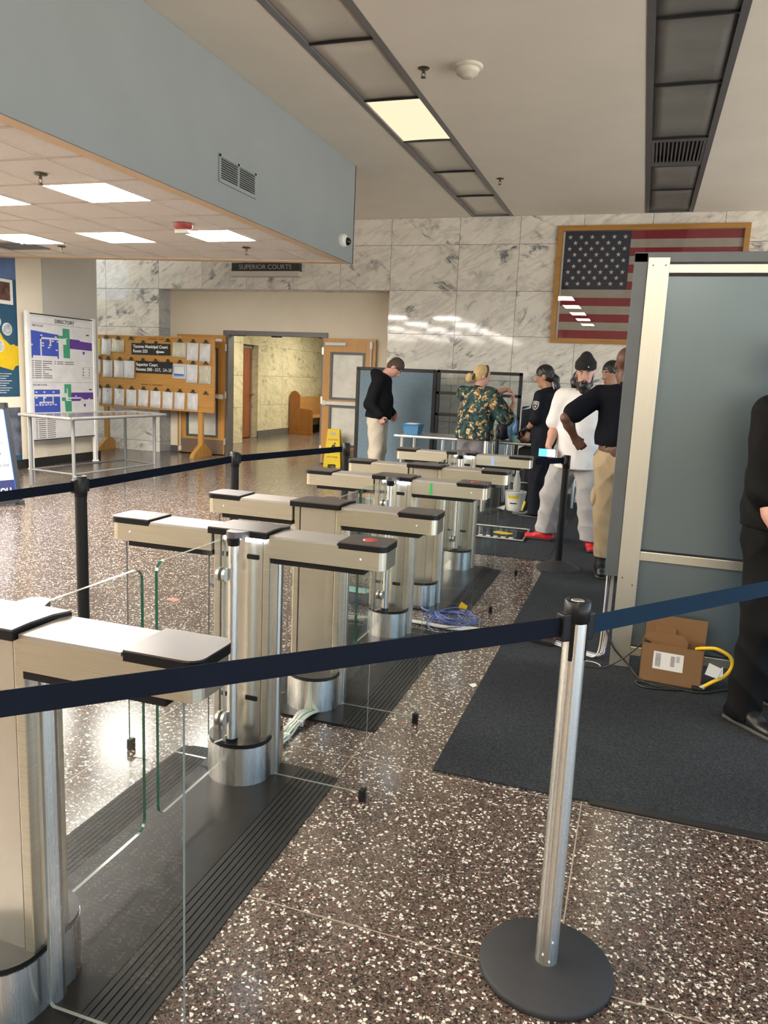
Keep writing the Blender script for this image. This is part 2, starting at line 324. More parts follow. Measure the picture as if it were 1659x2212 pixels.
# ------------------------------------------------------------------ objects
BASE = {}
def link(o, parent=None):
    COL.objects.link(o)
    if parent is not None:
        o.parent = parent
        r = parent
        while r.parent is not None: r = r.parent
        o.matrix_parent_inverse = Matrix.Translation(-BASE.get(r.name, ZERO)) if parent is r else Matrix.Identity(4)
    return o
def obj(name, mb, ms, parent=None, **kw):
    me = mb if isinstance(mb, bpy.types.Mesh) else mb.mesh(name, ms)
    o = bpy.data.objects.new(name, me); link(o, parent)
    for k, v in kw.items(): o[k] = v
    return o
def tag(o, label, cat, group=None, kind=None):
    o['label'] = label; o['category'] = cat
    if group: o['group'] = group
    if kind: o['kind'] = kind
    return o
def thing(name, label, cat, loc=(0, 0, 0), group=None):
    """an Empty at the thing's base; its parts are built in world coordinates"""
    o = bpy.data.objects.new(name, None); COL.objects.link(o); o.location = loc; o.empty_display_size = .1
    BASE[o.name] = Vector(loc); return tag(o, label, cat, group)
def struct(name, mb, ms, parent=None):
    o = obj(name, mb, ms, parent)
    if parent is None: o['kind'] = 'structure'
    return o
def dup_tree(root, loc, label, group=None):
    def cp(o, par):
        c = o.copy(); COL.objects.link(c)
        if par is not None: c.parent = par; c.matrix_parent_inverse = o.matrix_parent_inverse.copy()
        for ch in o.children: cp(ch, c)
        return c
    r = cp(root, None); r.location = loc; r['label'] = label
    if group: r['group'] = group
    return r
def text_mesh(txt, size, M4, depth=.0015, align='CENTER', sx=1., bold=0., space=1.):
    cu = bpy.data.curves.new('lettering', 'FONT'); cu.body = txt; cu.size = size; cu.extrude = depth; cu.align_x = align; cu.align_y = 'CENTER'; cu.offset = bold; cu.space_character = space
    cu.resolution_u = 3
    o = bpy.data.objects.new('lettering', cu); COL.objects.link(o); bpy.context.view_layer.update()
    me = bpy.data.meshes.new_from_object(o.evaluated_get(bpy.context.evaluated_depsgraph_get()))
    bpy.data.objects.remove(o); bpy.data.curves.remove(cu)
    me.transform(M4 @ Matrix.Diagonal((sx, 1, 1, 1))); me.materials.clear(); return me
def text(name, txt, size, M4, m, parent, **kw):
    lab = kw.pop('label', None)
    me = text_mesh(txt, size, M4, **kw); me.materials.append(M[m])
    o = obj(name, me, None, parent)
    if lab: o['label'] = lab
    return o
ORD = ['first', 'second', 'third', 'fourth', 'fifth', 'sixth', 'seventh', 'eighth', 'ninth', 'tenth']
# ------------------------------------------------------------------ setting
YB = 11.93          # marble wall face
CZ = 3.94           # main ceiling
SX, SZ, SY = -3.45, 2.83, 8.985   # dropped soffit face, underside, far end
XL = -8.3           # left wall face
struct('floor', MB().box((-13, -12.2, -.06), (6, 25, 0)), 'floor')

# main ceiling with two shallow recesses cut for the light strips
def holes_plane(x0, x1, y0, y1, holes, z0, z1):
    mb = MB(); xs = sorted([x0, x1] + [v for h in holes for v in (h[0], h[1])])
    for a, b in zip(xs[:-1], xs[1:]):
        hs = [h for h in holes if h[0] <= a and h[1] >= b]
        if hs:
            h = hs[0]
            if h[2] > y0: mb.box((a, y0, z0), (b, h[2], z1))
            if h[3] < y1: mb.box((a, h[3], z0), (b, y1, z1))
        else: mb.box((a, y0, z0), (b, y1, z1))
    return mb
struct('ceiling', holes_plane(-12, 6, -12.2, YB + .1, [(-2.685, -2.06, -12.1, YB - .02), (-.21, .42, -12.1, YB - .02)], CZ, CZ + .12), 'ceil')
struct('ceiling_recess', MB().box((-2.8, -12.2, CZ + .12), (.6, YB, CZ + .14)), 'darkframe')

def light_strip(name, x0, x1, spec, dm, sidename):
    fr = MB()
    for a in (x0, x1 - .055): fr.box((a, -12, CZ - .004), (a + .055, YB - .02, CZ + .05))
    fr.box((x0 + .055, YB - .05, CZ - .004), (x1 - .055, YB - .02, CZ + .05))
    struct('trim_1' if x0 < -1 else 'trim_2', fr, 'darkframe' if x0 > -1 else 'frame_grey')
    y = YB - .05
    for k, (kind, ln, lab) in enumerate(spec):
        ya = y - ln
        if kind == 'vent':
            t = thing('ceiling_vent', lab, 'vent', ((x0 + x1) / 2, (ya + y) / 2, CZ))
            f = MB(); X0, X1, Y0, Y1 = x0 + .056, x1 - .056, ya + .01, y - .01
            f.box((X0, Y0, CZ), (X1, Y0 + .09, CZ + .02)).box((X0, Y1 - .16, CZ), (X1, Y1, CZ + .02)).box((X0, Y0 + .09, CZ), (X0 + .03, Y1 - .16, CZ + .02)).box((X1 - .03, Y0 + .09, CZ), (X1, Y1 - .16, CZ + .02))
            obj('vent_frame', f, 'darkframe', t)
            obj('duct_box', MB().box((X0, Y0, CZ + .06), (X1, Y1, CZ + .07)), 'black', t)
            n = 12
            for i in range(n):
                xx = X0 + .05 + (X1 - X0 - .1) * i / (n - 1)
                obj('slat', MB().box((xx - .009, Y0 + .07, CZ), (xx + .009, Y1 - .14, CZ + .035), bev=.003), 'darkframe', t)
        else:
            p = MB(); rows = []
            for j in range(5):
                yy = ya + .006 + (ln - .012) * j / 4
                rows.append([(x0 + .057 + (x1 - x0 - .114) * i / 6, yy, CZ + .012 + .006 * math.sin(PI * i / 6)) for i in range(7)])
            p.grid(rows); p.f = [f[::-1] for f in p.f]
            o = obj('light_panel', p, 'strip_lit' if kind == 'lit' else dm)
            m = o.modifiers.new('thick', 'SOLIDIFY'); m.thickness = .004; m.offset = -1
            tag(o, lab, 'light panel', 'light panels of the %s ceiling strip' % sidename)
        y = ya
        if k < len(spec): fr = None
    # cross bars between panels
    cb = MB(); y = YB - .05
    for kind, ln, lab in spec:
        y -= ln; cb.box((x0 + .055, y - .009, CZ - .002), (x1 - .055, y + .009, CZ + .03))
    struct('trim_3' if x0 < -1 else 'trim_4', cb, 'black')
L1 = 1.2205
light_strip('l', -2.685, -2.06, [('off', L1, 'unlit grey light panel in the left strip, nearest the marble wall'), ('off', L1, 'unlit grey light panel in the left strip, second from the marble wall'),
    ('off', L1, 'unlit light panel in the left strip, just beyond the glowing one'), ('lit', L1, 'glowing warm ceiling light panel, the only lit one in the strips'),
    ('off', L1, 'unlit light panel in the left strip, just before the glowing one'), ('off', L1, 'nearest unlit light panel of the left strip, at the top edge of the photo'), ('off', L1, 'unlit light panel overhead in the left strip')], 'diff', 'left')
light_strip('r', -.21, .42, [('off', L1, 'brownish unlit panel of the right strip, touching the marble wall'), ('off', L1 - .12, 'brownish unlit panel of the right strip, second from the marble wall'), ('vent', 1.0, 'dark slatted air vent in the right ceiling strip'),
    ('off', 1.43, 'dusty dark panel of the right strip, just before the slatted vent'), ('off', L1, 'dusty dark panel of the right strip, second before the slatted vent'), ('off', L1, 'dusty dark panel of the right strip at the top edge of the photo'), ('off', L1, 'dusty dark panel overhead in the right strip')], 'diff_d', 'right')

# dropped ceiling on the left: soffit face, tan border, tiles, T-bars
so = MB(); ye = lambda x: SY + (x - SX) * .14
so.box((SX - .02, -12, SZ - .003), (SX, SY, CZ - .002))
so.prism([(SX, SY), (-11.9, ye(-11.9)), (-11.9, ye(-11.9) - .02), (SX, SY - .02)], SZ - .003, CZ - .002)
struct('wall_soffit', so, 'soffit')
bd = MB().box((SX - .135, -12, SZ - .002), (SX - .02, SY - .02, SZ + .01))
bd.prism([(SX - .135, SY - .035), (-11.9, ye(-11.9) - .02), (-11.9, ye(-11.9) - .16), (SX - .135, SY - .16)], SZ - .002, SZ + .01)
struct('trim_5', bd, 'tan')
struct('ceiling_tiles', MB().prism([(SX - .1, -12), (SX - .1, SY - .05), (-11.9, ye(-11.9) - .05), (-11.9, -12)], SZ + .008, SZ + .03), 'tile')
LX = [-4.2, -5.4, -6.6, -7.8]; LY = [7.12, 5.32, 3.52, 1.72, -.08, -1.88]
tb = MB()
for i in range(14):
    x = -3.9 - .6 * i
    if x > -11.8: tb.box((x - .010, -12, SZ + .001), (x + .010, ye(x) - .17, SZ + .007))
for j in range(33):
    y = 8.02 - .6 * j; tb.box((-11.8, y - .010, SZ + .0015), (SX - .14, y + .010, SZ + .0065))
struct('ceiling_grid', tb, 'tbar')
pos = {(0, 0): 'square ceiling light beside the red strobe, nearest the soffit and the far end', (1, 0): 'square ceiling light in the middle of the far row', (2, 0): 'square ceiling light at the left end of the far row, above the directory side',
       (0, 1): 'largest visible square ceiling light, nearest the blue soffit', (1, 1): 'square ceiling light cut by the left edge, beside the largest one'}
for i, x in enumerate(LX):
    for j, y in enumerate(LY):
        if i == 3 and j < 1: continue
        t = thing('ceiling_light', pos.get((i, j), 'square ceiling light %s from the soffit, %s from the far end' % (ORD[i], ORD[j])), 'ceiling light', (x, y, SZ), 'square lights of the dropped ceiling')
        f = MB(); a = .292
        for s in (-1, 1):
            f.box((x + s * (a - .008), y - a, SZ - .004), (x + s * a, y + a, SZ + .006)); f.box((x - a, y + s * (a - .008), SZ - .004), (x + a, y + s * a, SZ + .006))
        obj('light_frame', f, 'whitepaint', t)
        obj('diffuser', MB().prism(rrect(x - .283, y - .283, x + .283, y + .283, .02), SZ - .001, SZ + .005), 'lit', t)

def sprinkler(x, y, z, lab):
    t = thing('fire_sprinkler', lab, 'sprinkler', (x, y, z), 'ceiling fire sprinklers')
    obj('rose', MB().lathe([(.004, -.008), (.042, -.006), (.048, 0)], (x, y, z)), 'clip', t)
    obj('sprinkler_head', MB().cyl((x, y, z - .006), (x, y, z - .035), .012).tube([(x - .012, y, z - .034), (x - .016, y, z - .05), (x, y, z - .066)], .003).tube([(x + .012, y, z - .034), (x + .016, y, z - .05), (x, y, z - .066)], .003), 'clip', t)
    obj('deflector', MB().lathe([(.004, -.066), (.022, -.068), (.022, -.071), (.004, -.071)], (x, y, z), 12), 'clip', t)
sprinkler(-1.90, 6.37, CZ, 'fire sprinkler in the main ceiling beside the round smoke detector')
sprinkler(-1.89, 9.80, CZ, 'fire sprinkler in the main ceiling closer to the marble wall')
sprinkler(-4.24, 4.75, SZ, 'fire sprinkler in the tiled ceiling beside the largest square light')
sprinkler(-6.52, 7.60, SZ, 'fire sprinkler in the tiled ceiling beside the dark air diffuser')
sprinkler(-4.25, 7.82, SZ, 'fire sprinkler in the tiled ceiling beyond the light with the strobe')
t = thing('smoke_detector', 'round cream smoke detector on the main ceiling', 'smoke detector', (-1.55, 6.4, CZ))
obj('base_ring', MB().lathe([(.10, -.022), (.118, -.016), (.122, 0)], (-1.55, 6.4, CZ)), 'smoke', t)
obj('detector_body', MB().lathe([(.02, -.085), (.05, -.083), (.06, -.062), (.085, -.058), (.095, -.028), (.095, -.022)], (-1.55, 6.4, CZ)), 'smoke', t)
t = thing('fire_strobe', 'red fire alarm strobe with a clear lens on the tiled ceiling', 'fire alarm', (-4.22, 6.54, SZ))
obj('strobe_base', MB().lathe([(.05, -.05), (.085, -.035), (.09, 0)], (-4.22, 6.54, SZ)), 'red', t)
obj('strobe_lens', MB().box((-4.29, 6.50, SZ - .085), (-4.15, 6.58, SZ - .048), bev=.01), 'white', t)
t = thing('air_diffuser', 'dark square air diffuser in the tiled ceiling above the mural', 'vent', (-7.1, 7.55, SZ))
obj('diffuser_frame', MB().box((-7.4, 7.3, SZ - .006), (-6.82, 7.34, SZ + .004)).box((-7.4, 7.72, SZ - .006), (-6.82, 7.76, SZ + .004)).box((-7.4, 7.34, SZ - .006), (-7.36, 7.72, SZ + .004)).box((-6.86, 7.34, SZ - .006), (-6.82, 7.72, SZ + .004)), 'frame_grey', t)
obj('louvre', MB().box((-7.36, 7.34, SZ + .001), (-6.86, 7.72, SZ + .004)), 'darkframe', t)
# soffit grille and camera
t = thing('wall_grille', 'white framed double slotted air grille on the blue soffit', 'vent', (SX, 6.17, 3.13))
f = MB().box((SX, 5.86, 3.03), (SX + .012, 5.885, 3.235)).box((SX, 6.165, 3.03), (SX + .012, 6.19, 3.235)).box((SX, 6.47, 3.03), (SX + .012, 6.495, 3.235)).box((SX, 5.86, 3.215), (SX + .012, 6.495, 3.235)).box((SX, 5.86, 3.02), (SX + .014, 6.495, 3.05))
obj('grille_frame', f, 'soffit', t); obj('duct', MB().box((SX + .001, 5.885, 3.05), (SX + .003, 6.47, 3.215)), 'black', t)
for k in range(9):
    z = 3.062 + .0178 * k
    obj('louvre', MB().box((SX + .003, 5.885, z), (SX + .012, 6.165, z + .006)).box((SX + .003, 6.19, z), (SX + .012, 6.47, z + .006)), 'soffit', t)
t = thing('security_camera', 'white dome security camera near the far end of the blue soffit', 'security camera', (SX, 8.58, 3.03))
obj('camera_housing', MB().lathe([(.075, 0), (.075, .035), (.06, .065), (.02, .07)], (0, 0, 0)), 'white', t); o = t.children[0]
o.matrix_parent_inverse = Matrix.Identity(4); o.rotation_euler = (0, PI / 2, 0)
s = MB()
bm = bmesh.new(); bmesh.ops.create_uvsphere(bm, u_segments=20, v_segments=12, radius=.045); s.add([v.co + Vector((SX + .07, 8.60, 3.02)) for v in bm.verts], [[v.index for v in f.verts] for f in bm.faces], 0, True); bm.free()
obj('camera_lens', s, 'lobe', t)

# ---------------------------------------------------------------- back wall in marble panels
def panels(mb, xs, zs, fn, keep=lambda xa, xb, za, zb: True, g=.003):
    for xa, xb in zip(xs[:-1], xs[1:]):
        for za, zb in zip(zs[:-1], zs[1:]):
            if keep(xa, xb, za, zb): fn(xa + g, xb - g, za + g, zb - g)
ZS = [0, .19, .86, 1.53, 2.20, 2.862, 3.54, CZ]
OX0, OX1, OZ = -8.19, -3.945, 2.862
mb = MB()
xs_r = [-3.945, -2.86, -1.945, -1.03, -.09, .85, 1.79, 2.73, 3.67, 4.6, 5.5, 6.0]
xs_l = [-12, -11.5, -10.4, -9.29, OX0]
xs_h = [OX0, -7.33, -6.48, -5.62, -4.79, -3.945]
fn = lambda a, b, c, d: mb.box((a, YB, c), (b, YB + .03, d))
panels(mb, xs_r, ZS, fn); panels(mb, xs_l, ZS, fn); panels(mb, xs_h, ZS[5:], fn)
struct('wall_back', mb, 'marble')
struct('wall_back_core', MB().box((-12, YB + .004, 0), (OX0 - .004, YB + .33, CZ)).box((OX1 + .004, YB + .004, 0), (6, YB + .33, CZ)).box((OX0 - .01, YB + .004, OZ + .004), (OX1 + .01, YB + .33, CZ)), 'joint')
mb = MB()
for za, zb in zip(ZS[:5], ZS[1:6]):
    mb.box((OX0 - .003, YB + .002, za + .003), (OX0 + .004, 12.27, zb - .003)); mb.box((OX1 - .004, YB + .002, za + .003), (OX1 + .003, 12.27, zb - .003))
mb.box((OX0, YB + .002, OZ - .004), (OX1, 12.27, OZ + .003))
struct('trim_6', mb, 'marble_jamb')
# beige infill wall with double-door opening
DX0, DX1, DZ = -6.985, -5.205, 2.125
YI = 12.27
struct('wall_back_infill', MB().box((OX0, YI, 0), (DX0 - .10, YI + .16, OZ)).box((DX1 + .09, YI, 0), (OX1, YI + .16, OZ)).box((DX0 - .1, YI, DZ + .07), (DX1 + .09, YI + .16, OZ)), 'beige')
struct('baseboard_back', MB().box((OX0 + .004, YI - .008, 0), (DX0 - .1, YI, .11)).box((DX1 + .09, YI - .008, 0), (OX1 - .004, YI, .11)), 'darkframe')
f = MB().box((DX0 - .105, YI - .03, 0), (DX0, YI + .17, DZ)).box((DX1, YI - .03, 0), (DX1 + .095, YI + .17, DZ)).box((DX0 - .105, YI - .03, DZ), (DX1 + .095, YI + .17, DZ + .075))
struct('trim_7', f, 'frame_grey')
struct('trim_8', MB().box((-6.2, YI + .06, DZ - .02), (-6.0, YI + .09, DZ), bev=.006).box((-6.93, YI + .05, DZ - .012), (-6.70, YI + .08, DZ), bev=.003).box((-5.3, YI + .05, DZ - .016), (-5.22, YI + .08, DZ), bev=.003), 'blackplastic')
# the two door leaves folded back against the wall
def leaf(name, hx, w, dirx, ang):
    """leaf in local coordinates: x from the hinge 0..w, y towards the viewer is negative"""
    d = bpy.data.objects.new(name, None); COL.objects.link(d); d['kind'] = 'structure'
    d.location = (hx, YI - .035, 0); d.rotation_euler = (0, 0, ang); BASE[d.name] = ZERO
    def P(nm, mb, m, par=None): 
        o = obj(nm, mb, m, None); o.parent = par or d; return o
    X = lambda a, b: (min(a * dirx, b * dirx), max(a * dirx, b * dirx))
    def bx(mb, xa, xb, ya, yb, za, zb, mi=0, bev=0.):
        a, b = X(xa, xb); return mb.box((a, ya, za), (b, yb, zb), mi, bev=bev)
    T = -.045
    st = MB()
    bx(st, 0, .16, T, 0, .02, 2.11); bx(st, w - .21, w, T, 0, .02, 2.11); bx(st, .16, w - .21, T, 0, 1.86, 2.11); bx(st, .16, w - .21, T, 0, .98, 1.13); bx(st, .16, w - .21, T, 0, .02, .34)
    P('door_leaf', st, 'oakz')
    for za, zb in ((1.13, 1.86), (.34, .98)):
        fr = MB()
        for q in ((.13, .17, za - .03, zb + .03), (w - .22, w - .18, za - .03, zb + .03)): bx(fr, q[0], q[1], T - .008, .006, q[2], q[3])
        for q in ((za - .03, za + .01), (zb - .01, zb + .03)): bx(fr, .17, w - .22, T - .008, .006, q[0], q[1])
        g = P('window_frame', fr, 'darkframe')
        pm = MB(); bx(pm, .17, w - .22, T / 2 - .004, T / 2 + .004, za, zb); P('pane', pm, 'doorglass', g)
    k = MB(); bx(k, .03, w - .06, T - .006, T, .03, .27); P('kick_plate', k, 'kick')
    c = MB(); bx(c, .05, .42, T - .06, T - .002, 1.99, 2.045, bev=.008); P('door_closer', c, 'white')
    r = MB(); xr = (w - .07) * dirx
    r.cyl((xr, T - .025, .10), (xr, T - .025, 2.02), .011); P('vertical_rod', r, 'white')
    r = MB(); bx(r, w - .095, w - .045, T - .05, T, 1.95, 2.07, bev=.01); bx(r, w - .095, w - .045, T - .04, T, .04, .12, bev=.008); P('rod_latch', r, 'white')
    b = MB(); bx(b, .06, w - .02, T - .065, T - .002, 1.01, 1.075, bev=.012); bx(b, .02, .10, T - .07, T, 1.0, 1.085, bev=.012); P('push_bar', b, 'white')
    for z in (.25, 1.08, 1.9):
        h = MB(); bx(h, -.025, .01, T - .012, T + .02, z - .06, z + .06, bev=.004); P('hinge', h, 'alu')
    return d
M['doorglass'] = mat('white_door_glass', (.74, .73, .66), .12, var=.12, vscale=5.)
leaf('door_1', DX0 - .04, .945, -1, math.radians(2)); leaf('door_2', DX1 + .05, .93, 1, 0)

# corridor beyond the doors
YC = 12.44
cw = MB()
def yz_panels(x, ys, zs): 
    for a, b in zip(ys[:-1], ys[1:]):
        for c, d in zip(zs[:-1], zs[1:]): cw.box((x - .03, a + .003, c + .003), (x, b - .003, d - .003))
zs2 = [0.12, .75, 1.42, 2.09, 2.76]
yz_panels(-8.05, [YC, 13.0, 13.9, 14.73], [0] + zs2[1:])
cw.box((-8.55, 14.70, .003), (-8.05, 14.73, 2.757))
yz_panels(-8.40, [16.22, 17.35, 18.5, 19.65, 20.8, 22, 23.2], zs2)
cw.box((-8.6, 14.73, 2.10), (-8.40, 16.22, 2.757)); cw.box((-8.57, 16.08, .003), (-8.40, 16.22, 2.10))
cw.box((-3.6, YC, 0), (-3.57, 23.2, 2.757)); cw.box((-8.6, 23.2, 0), (-3.57, 23.23, 2.757))
struct('wall_corridor', cw, 'marble_yellow')
struct('wall_corridor_core', MB().box((-8.8, YC, 0), (-8.082, 14.70, 2.76)).box((-8.8, 16.23, 0), (-8.432, 23.2, 2.76)).box((-8.8, 14.7, 0), (-8.62, 16.23, 2.76)), 'joint')
struct('baseboard_corridor', MB().box((-8.40, 16.2, 0), (-8.385, 23.2, .16)).box((-8.415, 16.08, 0), (-8.385, 16.22, .16)), 'marble_dark' if 0 else 'joint')
struct('ceiling_corridor', MB().box((-8.8, YC, 2.76), (-3.57, 23.2, 2.80)), 'ceil')
t = thing('corridor_light', 'light fixture on the corridor ceiling beyond the doors', 'ceiling light', (-6.6, 17.5, 2.76))
obj('light_frame', MB().box((-7.2, 16.9, 2.745), (-6.0, 18.1, 2.76)), 'whitepaint', t)
M['corr'] = emit('corridor_tube', (1., .93, .70), 24.); obj('diffuser', MB().box((-7.15, 16.95, 2.735), (-6.05, 18.05, 2.745)), 'corr', t)
t = thing('corridor_light', 'light fixture on the corridor ceiling just beyond the double doors', 'ceiling light', (-6.2, 14.0, 2.76))
obj('light_frame', MB().box((-6.8, 13.4, 2.745), (-5.6, 14.6, 2.76)), 'whitepaint', t); obj('diffuser', MB().box((-6.75, 13.45, 2.735), (-5.65, 14.55, 2.745)), 'corr', t)
d = bpy.data.objects.new('door_3', None); COL.objects.link(d); d['kind'] = 'structure'; BASE[d.name] = ZERO
obj('door_leaf', MB().box((-8.60, 14.9, .02), (-8.555, 16.04, 2.03)), 'reddoor', d)
obj('door_frame', MB().box((-8.60, 16.04, 0), (-8.53, 16.08, 2.1)).box((-8.60, 14.9, 2.03), (-8.53, 16.08, 2.1)), 'marble_jamb', d)
obj('door_handle', MB().cyl((-8.555, 15.96, 1.0), (-8.49, 15.96, 1.0), .014).lathe([(.0, -.03), (.03, -.02), (.035, 0), (.03, .02), (.0, .03)], (-8.47, 15.96, 1.0), 16), 'frame_oak', d)
# pew
t = thing('pew_bench', 'dark wooden pew bench standing in the corridor', 'bench', (-8.05, 18.6, 0))
end = [(0, 0), (.62, 0), (.62, .60), (.58, .64), (.27, .66), (.27, .98), (.20, 1.06), (.13, 1.09), (.06, 1.06), (0, .98)]
for y, l in ((17.72, 'near'), (19.6, 'far')):
    o = obj('bench_end', MB().prism([(x - 8.37, z) for x, z in end], 0, .055, M4=Matrix(((1, 0, 0, 0), (0, 0, -1, y + .055), (0, 1, 0, 0), (0, 0, 0, 1)))).box((-8.38, y - .01, 0), (-7.74, y + .065, .07), bev=.006), 'pew', t)
obj('bench_seat', MB().box((-8.33, 17.775, .42), (-7.82, 19.6, .46), bev=.008), 'pew_l', t)
obj('bench_back', MB().box((-8.34, 17.775, .46), (-8.27, 19.6, .93), bev=.008), 'pew_l', t)

# left wall
struct('wall_left', MB().box((-8.6, -12, 0), (XL, 9.25, SZ + .03)).box((-8.6, 9.25, .55), (XL, 10.44, SZ + .03)).box((-8.6, 9.25, 0), (XL - .03, 10.44, .55)).box((-12, 10.4, 0), (-8.6, 10.44, SZ)), 'beige')
struct('wall_left_upper', MB().box((-8.6, -12, SZ + .03), (XL, 10.44, CZ)), 'beige')
struct('trim_9', MB().box((XL, 9.25, 1.0), (XL + .006, 10.42, 3.6)), 'grey_paint')
struct('baseboard_left', MB().box((XL, -12, 0), (XL + .012, 10.44, .13)), 'blackbase')
# far side and near side of the hall, out of the photograph: window wall on the right, plain wall behind the viewer
wr = MB().box((5.6, -12, 0), (5.8, YB, .12)).box((5.6, -12, 3.7), (5.8, YB, CZ))
for y in (-11.9, -9, -6, -3, 0, 3, 6, 9, 11.8): wr.box((5.6, y - .05, .12), (5.8, y + .05, 3.7))
struct('wall_right', wr, 'beige')
struct('wall_near', MB().box((-12, -12.2, 0), (5.8, -12, CZ)), 'beige')
# ------------------------------------------------------------------ speed gates
# local frame: arms along x, front face at y=0, floor at z=0
def make_gate(pole_side):
    t = bpy.data.objects.new('speed_gate', None); COL.objects.link(t); BASE[t.name] = ZERO; t['category'] = 'turnstile'
    D = .145; cw = .115
    # column: brushed core panel, side trims, rounded side covers
    obj('column', MB().box((-.083, .02, .16), (.083, D - .02, .925)), 'steel_v', t)
    for s in (-1, 1):
        tr = MB().box((min(s * .086, s * .112), .016, .16), (max(s * .086, s * .112), .05, .925), bev=.003).box((min(s * .086, s * .112), D - .05, .16), (max(s * .086, s * .112), D - .016, .925), bev=.003)
        obj('trim', tr, 'steel', t)
        sc = MB(); poly = [(s * .108, .045), (s * .128, .05), (s * .136, .0625), (s * .138, .0725), (s * .136, .0825), (s * .128, .095), (s * .108, .10)]
        sc.prism(poly if s > 0 else poly[::-1], .0, .86, smooth=False); obj('side_cover', sc, 'chrome', t)
        obj('seam', MB().box((min(s * .0835, s * .0857), .018, .16), (max(s * .0835, s * .0857), D - .018, .92)), 'black', t)
    # D-shaped plinth front and back, black tops
    pl = MB(); n = 14
    arc = [(.12 * math.cos(PI + PI * i / n), .02 - .105 * math.sin(PI * i / n)) for i in range(n + 1)]
    arc2 = [(-x, D - y) for x, y in arc]
    poly = arc + arc2
    pl.prism(poly, .012, .155, smooth=True); obj('plinth', pl, 'chrome', t)
    obj('plinth_top', MB().prism([(x * .985, (y - D / 2) * .985 + D / 2) for x, y in poly], .155, .170, smooth=True), 'blackplastic', t)
    # sensor windows
    for z in (.85, .315):
        for x in (-.055, .045):
            for yy in ((.021,) if pole_side < 0 else (D - .017,)): obj('sensor_window', MB().prism(rrect(x - .024, z - .009, x + .024, z + .009, .004), 0, .004, M4=wall_xz(0, yy, 0)), 'blackplastic', t)
    # arms with caps
    for s in (-1, 1):
        a, b = .117, .545
        if s > 0:
            r = [p for p in rrect(0, 0, b, D, .03)]; r = [p for p in r if p[0] > .2]
            lo_ = [p for p in r if p[1] < D / 2]; hi_ = [p for p in r if p[1] >= D / 2]
            poly = [(a, 0)] + lo_ + hi_ + [(a, D)]
        else:
            r = [p for p in rrect(-b, 0, 0, D, .03)]; r = [p for p in r if p[0] < -.2]
            hi_ = [p for p in r if p[1] >= D / 2]; lo_ = [p for p in r if p[1] < D / 2]
            poly = [(-a, D)] + hi_ + lo_ + [(-a, 0)]
        am = MB(); am.prism(poly, .858, .930, 0, smooth=False)
        # separate brushed lid
        arm = obj('arm', am, 'steel', t)
        lid = MB().prism([(a, 0), (.372, 0), (.372, D), (a, D)], .930, .938)
        if s < 0: lid = MB().prism([(-.372, 0), (-a, 0), (-a, D), (-.372, D)], .930, .938)
        obj('arm_lid', lid, 'steel_h', arm)
        r2 = [p for p in poly if abs(p[0]) > .2]
        xe = .378
        cap = [(xe, 0)] + r2 + [(xe, D)] if s > 0 else [(-xe, D)] + r2 + [(-xe, 0)]
        cx = [(x * 1.0 + (s * .004 if abs(x) > .4 else 0), (y - D / 2) * 1.03 + D / 2) for x, y in cap]
        c = obj('end_cap', MB().prism(cx, .922, .9415), 'blackplastic', arm); obj('reader_plate', MB().prism(cx, .9415, .9455), 'capblack', arm)
        obj('arm_underside', MB().box((min(s * .12, s * .47), .006, .838), (max(s * .12, s * .47), D - .006, .858)), 'blackplastic', arm)
        obj('indicator', MB().prism([(.004 * math.cos(i * PI / 4), .004 * math.sin(i * PI / 4)) for i in range(8)], 0, .002, M4=wall_xz(s * .46, 0, .893)), 'wtext', arm)
        # fixed glass wing under the arm
        x0, x1 = (.14, .497) if s > 0 else (-.497, -.14)
        yy = .03
        g = MB().prism(rrect(x0, .03, x1, .85, .012), -.004, .004, 0, wall_xz(0, yy, 0), mi_side=1)
        w = obj('glass_wing', g, ['glass', 'gedge_l'], t)
        xf = s * .49
        obj('glass_foot', MB().box((xf - .012, yy - .014, 0), (xf + .012, yy + .014, .045), bev=.005), 'blackplastic', w)
    # column lid
    lid = [(-.122, -.012), (.112, -.012), (.108, D * .3), (.112, D * .75), (.128, D + .004), (-.108, D + .004), (-.116, D * .6)]
    cl = obj('column_lid', MB().prism(lid, .925, .946), 'blackplastic', t)
    obj('lid_plate', MB().prism([(x * .99, (y - D / 2) * .99 + D / 2) for x, y in lid], .946, .950), 'capblack', cl)
    # pole with swing glass on the lane side
    s = pole_side; py = -.045 if s < 0 else D + .045; px = .002
    ps = obj('door_pole', MB().cyl((px, py, .165), (px, py, .905), .0185), 'chrome', t)
    obj('pole_foot', MB().cyl((px, py, .168), (px, py, .182), .022), 'blackplastic', ps)
    tongue = [(-.035, 0), (-.03, -.045), (-.012, -.06), (.012, -.06), (.03, -.045), (.05, 0)]
    tg = [(px + x, (py - .0) + (y + .045) * (1 if s < 0 else -1)) for x, y in tongue]
    if s > 0: tg = tg[::-1]
    obj('pole_cap', MB().prism(tg, .928, .949), 'capblack', ps)
    obj('pole_collar', MB().cyl((px, py, .900), (px, py, .928), .021, .026), 'blackplastic', ps)
    for xa, xb in ((px - .062, px - .028), (px + .024, px + .085)):
        obj('led_strip', MB().box((xa, -.008 if s < 0 else D - .002, .908), (xb, .004 if s < 0 else D + .010, .922), bev=.003), 'led', ps, label='glowing white light strip')
    d = -1 if s < 0 else 1
    gx = px - .022
    ya, yb = py + d * .020, py + d * .425
    mt = Matrix(((0, 0, 1, gx), (1, 0, 0, 0), (0, 1, 0, 0), (0, 0, 0, 1)))
    g = MB().prism(rrect(min(ya, yb), .10, max(ya, yb), .928, .035, 6), -.005, .005, 0, mt, mi_side=2)
